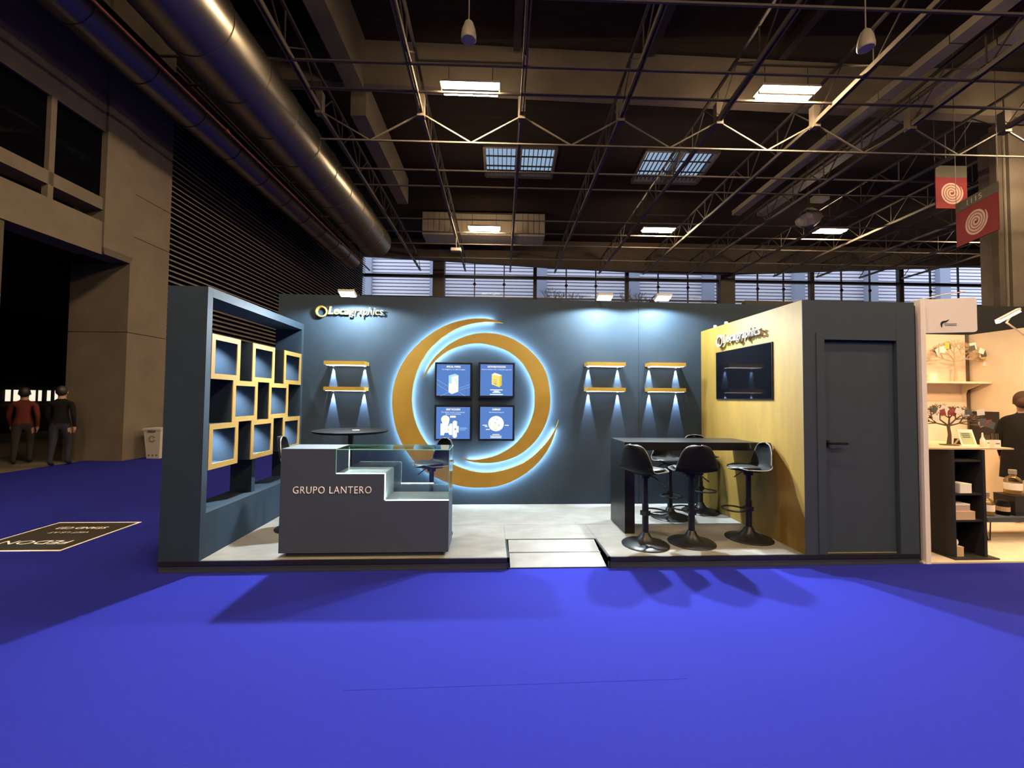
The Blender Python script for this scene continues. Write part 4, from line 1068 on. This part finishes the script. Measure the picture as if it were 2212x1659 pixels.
def vials(label, x, y, z, s=1.):
    t = thing('vial_holder', label, 'vial holder', (x, y, z), group='holders with glass vials')
    C_(x-.035*s, x+.035*s, y-.02*s, y+.02*s, z, z+.075*s).build('block', PP, t)
    C_(x-.02*s, x+.02*s, y-.0215*s, y-.020*s, z+.035*s, z+.045*s).build('print_line', PK, t)
    for k in range(3):
        xx = x+(-.022+.022*k)*s
        MB().cyl((xx, y, z+.03*s), (xx, y, z+.14*s), .008*s, n=10).build('vial', M['clear'], t, smooth=True)
vials('pale block with three glass vials on the counter top', 5.10, 3.96, ZT, 1.0)
vials('smaller pale block with glass vials at the right end of the counter', 5.19, 4.10, ZT, .8)
mb = MB(); mb.box(7.118, 7.158, 5.50, 5.83, .93, 1.41)
single(mb, 'wall_panel_black', M['booth_black'], 'black square panel fixed to the cream booth wall', 'panel', (7.14, 5.66, .93))
mb = MB(); mb.tube([(5.04, 4.30, 1.07), (5.05, 4.33, .9), (5.09, 4.36, .75), (5.04, 4.38, .62), (5.12, 4.40, .45), (5.22, 4.42, .25), (5.25, 4.45, .03)], .006, n=6)
single(mb, 'power_cable', M['tree_wood'], 'thin brown cable hanging under the counter top', 'cable', (5.04, 4.30, fz), smooth=True)
# goods in the counter
def carton(label, x0, x1, y0, y1, z0, z1, m_, nm='carton', lid=None):
    t = thing(nm, label, 'box', ((x0+x1)/2, (y0+y1)/2, z0), group='cartons in the black counter')
    C_(x0, x1, y0, y1, z0, z1-.004).build('body', m_, t); C_(x0-.001, x1+.001, y0-.001, y1+.001, z1-.012, z1).build('lid', lid or m_, t)
carton('white carton of small packs on the upper shelf of the black counter', 4.64, 4.76, 3.90, 4.02, .643, .735, PP)
t = thing('clear_jar', 'clear jar left of the white carton in the black counter', 'jar', (4.60, 3.95, .643))
MB().lathe([(.024, 0), (.026, .01), (.026, .08), (.016, .10), (.016, .12), (.002, .12)], (4.60, 3.95, .643), 16).build('body', M['clear'], t, smooth=True)
MB().lathe([(.018, .12), (.018, .14), (.002, .142)], (4.60, 3.95, .643), 16).build('cap', PK, t, smooth=True)
carton('long kraft carton on the middle shelf of the black counter', 4.575, 4.79, 3.90, 4.05, .383, .465, M['kraft'])
carton('pinkish flat carton on top of the long kraft carton', 4.60, 4.75, 3.91, 4.03, .465, .535, M['banner_pink'], lid=PP)
carton('small grey carton at the back of the middle shelf', 4.575, 4.63, 4.08, 4.16, .383, .60, M['white_plastic'])
carton('small kraft carton on the floor of the black counter', 4.575, 4.66, 3.90, 4.0, fz+.012, .12, M['kraft'])
mb = MB(); mb.lathe([(.034, 0), (.036, .004), (.034, .008), (.002, .008)], (0, 0, 0), 20); mb.v = [(4.60+v[0], 3.93-v[2], .158+v[1]) for v in mb.v]
single(mb, 'round_badge', PP, 'round white badge above the small kraft carton', 'badge', (4.60, 3.93, .12))

# low table with glassware
lt = thing('low_table', 'low black table with hairpin legs in the booth', 'table', (5.95, 4.6, fz))
C_(5.42, 6.55, 4.30, 4.62, .235, .285).build('table_top', M['navy_front'], lt, bev=.004)
for x, y in ((5.50, 4.37), (6.45, 4.37), (5.50, 4.55), (6.45, 4.55)):
    MB().tube([(x-.05, y, .236), (x, y-.01, fz+.008), (x+.02, y-.01, fz+.008), (x+.07, y+.02, .236)], .006, n=6).build('hairpin_leg', M['black_metal'], lt, smooth=True)
def bottle(label, x, y, z, s, fill=True):
    t = thing('glass_bottle', label, 'bottle', (x, y, z), group='glass bottles on the low table')
    MB().lathe([(.060*s, 0), (.066*s, .008*s), (.066*s, .14*s), (.05*s, .17*s), (.024*s, .19*s), (.024*s, .205*s), (.002*s, .205*s)], (x, y, z), 20).build('body', M['clear'], t, smooth=True)
    MB().lathe([(.030*s, .205*s), (.030*s, .25*s), (.002*s, .252*s)], (x, y, z), 16).build('stopper', M['white_plastic'], t, smooth=True)
    mb = MB(); mb.cyl((x, y, z+.05*s), (x, y, z+.12*s), .0668*s, n=20, caps=False); mb.build('paper_label', PP, t, smooth=True)
    if fill: MB().cyl((x, y, z+.006*s), (x, y, z+.045*s), .058*s, n=20).build('liquid', M['paper_yellow'], t, smooth=True)
bottle('clear glass bottle at the left end of the low table', 5.56, 4.42, .285, 1.0)
bx_ = thing('black_box', 'black box carrying the large bottle on the low table', 'box', (5.98, 4.45, .285))
C_(5.83, 6.12, 4.36, 4.56, .285, .497).build('body', M['booth_black'], bx_); C_(5.828, 6.122, 4.358, 4.562, .497, .505).build('lid', M['booth_black'], bx_)
bottle('large glass bottle standing on the black box', 5.93, 4.45, .505, 1.1)
t = thing('dark_jar', 'dark jar with pale label between bottle and black box', 'jar', (5.76, 4.42, .285))
MB().lathe([(.05, 0), (.056, .008), (.056, .12), (.045, .135), (.002, .135)], (5.76, 4.42, .285), 18).build('body', M['black_plastic'], t, smooth=True)
MB().lathe([(.05, .135), (.05, .16), (.002, .163)], (5.76, 4.42, .285), 18).build('lid', M['black_metal'], t, smooth=True)
mb = MB(); mb.cyl((5.76, 4.42, .33), (5.76, 4.42, .38), .0568, n=18, caps=False); mb.build('paper_label', M['kraft'], t, smooth=True)

# ================================================================== PEOPLE
def person(label, group, base, rz, height, top, legs, hair, stride=.0, hall=False, coat=None, arm=.0, bun=False, lean=0.):
    t = thing('person', label, 'person', base, group, hall); t.rotation_euler.z += rz
    k = height/1.70; V = []; Rr = []; Eg = []
    def v(p, r, par=None):
        V.append(Vector((p[0], p[1]+lean*max(0, p[2]-.9), p[2]))*k); Rr.append(r*k)
        if par is not None: Eg.append((par, len(V)-1))
        return len(V)-1
    pel = v((0, 0, .93), .145); wai = v((0, 0, 1.08), .130, pel); che = v((0, .0, 1.26), .150, wai); ush = v((0, -.01, 1.38), .115, che)
    nk = v((0, 0, 1.46), .055, ush); jaw = v((0, .022, 1.535), .070, nk); hd_ = v((0, .005, 1.62), .086, jaw); v((0, 0, 1.665), .060, hd_)
    hands = []
    for s in (-1, 1):
        sh = v((.175*s, -.01, 1.37), .062, ush); sw = stride*s
        el = v((.235*s, -.02-.22*sw+arm*.06, 1.10), .046, sh); wr = v((.225*s, .10-.35*sw+arm*.18, .87+arm*.14), .030, el)
        pa = v((.218*s, .125-.37*sw+arm*.22, .80+arm*.15), .034, wr); hands.append(len(V)-1)
        for i, (dx, L) in enumerate(((-.026, .062), (-.009, .074), (.009, .07), (.025, .055))):
            a = v((.218*s+.006*s, .13-.37*sw+dx+arm*.24, .765+arm*.15), .0105, pa); v((.205*s, .14-.37*sw+dx+arm*.26, .80-L+arm*.15-.015), .0085, a)
        a = v((.200*s, .165-.37*sw+arm*.22, .80+arm*.15), .011, pa); v((.195*s, .182-.37*sw+arm*.22, .765+arm*.15), .009, a)
        hp = v((.095*s, 0, .86), .105, pel); kn = v((.10*s, .02+.24*stride*s+.02, .48), .062, hp); an = v((.10*s, .34*stride*s-.03, .085), .042, kn)
        v((.105*s, .34*stride*s+.13, .035), .034, an)
    me = bpy.data.meshes.new('body'); me.from_pydata([tuple(p) for p in V], Eg, [])
    ob = bpy.data.objects.new('body', me); COL.objects.link(ob)
    md = ob.modifiers.new('skin', 'SKIN'); sv = me.skin_vertices[0].data
    for i, r_ in enumerate(Rr): sv[i].radius = (r_, r_*(.78 if i in (0, 1, 2, 3) else 1))
    sv[0].use_root = True
    su = ob.modifiers.new('sub', 'SUBSURF'); su.levels = 2; su.render_levels = 2
    dg = bpy.context.evaluated_depsgraph_get(); m2 = bpy.data.meshes.new_from_object(ob.evaluated_get(dg)); bpy.data.objects.remove(ob)
    m2.materials.clear()
    for x in (M['skin'], top, legs, M['shoe']): m2.materials.append(x)
    for p in m2.polygons:
        c = p.center/k; p.use_smooth = True
        if c.z < .075: i = 3
        elif c.z > 1.47: i = 0
        elif any((p.center-V[h]).length < .11*k and p.center.z < V[h].z+.05*k for h in hands): i = 0
        elif c.z < .92 and abs(c.x) < .19: i = 2
        else: i = 1
        p.material_index = i
    m2.name = 'body'; link('body', m2, t)
    hz = 1.62*k; hy = lean*.72*k
    def ell(c, r, nm, mt, cut=None, n=20):
        mb = MB(); rows = 12
        for i in range(rows+1):
            a = math.pi*i/rows
            for j in range(n):
                b = 2*math.pi*j/n; q = Vector((r[0]*math.sin(a)*math.cos(b), r[1]*math.sin(a)*math.sin(b), r[2]*math.cos(a)))
                if cut and q.y > cut[0] and q.z < cut[1]: q *= .80
                mb.v.append(tuple(Vector(c)+q))
        for i in range(rows):
            for j in range(n): mb.f.append([i*n+j, i*n+(j+1) % n, (i+1)*n+(j+1) % n, (i+1)*n+j]); mb.mi.append(0)
        return mb.build(nm, mt, t, smooth=True, base=(0,0,0))
    hr_ = ell((0, hy-.012*k, hz+.022*k), (.097*k, .108*k, .118*k), 'hair', hair, cut=(.02*k, .035*k))
    if bun: ell((0, hy-.10*k, hz-.02*k), (.06*k, .06*k, .07*k), 'hair_bun', hair)
    ell((0, hy+.098*k, hz-.015*k), (.013*k, .022*k, .022*k), 'nose', M['skin'], n=10)
    for s in (-1, 1):
        ell((.033*s*k, hy+.083*k, hz+.005*k), (.012*k, .008*k, .007*k), 'eye', M['shoe'], n=10); ell((.092*s*k, hy, hz-.01*k), (.012*k, .022*k, .030*k), 'ear', M['skin'], n=10)
    ell((0, hy+.082*k, hz-.062*k), (.024*k, .010*k, .006*k), 'mouth', M['red_coat'], n=10)
    if coat:
        mb = MB(); n = 28; rows = [(.60, .235, .19), (.75, .225, .175), (.92, .215, .165), (1.08, .195, .150), (1.24, .205, .150), (1.36, .185, .125), (1.43, .10, .085)]
        for z, a, b in rows:
            for j in range(n):
                q = 2*math.pi*j/n; w = 1+.03*math.sin(6*q)*(1.1-z); mb.v.append((a*k*w*math.cos(q), (b*w*math.sin(q)+lean*max(0, z-.9))*k, z*k))
        for i in range(len(rows)-1):
            for j in range(n): mb.f.append([i*n+j, i*n+(j+1) % n, (i+1)*n+(j+1) % n, (i+1)*n+j]); mb.mi.append(0)
        mb.build('coat', coat, t, smooth=True, base=(0,0,0))
    return t
person('person in a red jacket walking into the dark passage', None, (-10.42, 9.40, 0), math.radians(38), 1.62, M['red_coat'], M['grey_cloth'], M['hair_dark'], stride=.35, hall=True)
person('person in dark clothes walking beside the passage wall', None, (-9.42, 9.20, 0), math.radians(25), 1.66, M['dark_cloth'], M['navy_cloth'], M['hair_dark'], stride=.3, hall=True)
person('person in a long black coat standing in the neighbouring booth', None, (6.74, 4.92, fz), math.radians(-60), 1.62, M['dark_cloth'], M['dark_cloth'], M['hair_brown'], stride=.0, coat=M['dark_cloth'], arm=.1, bun=True)
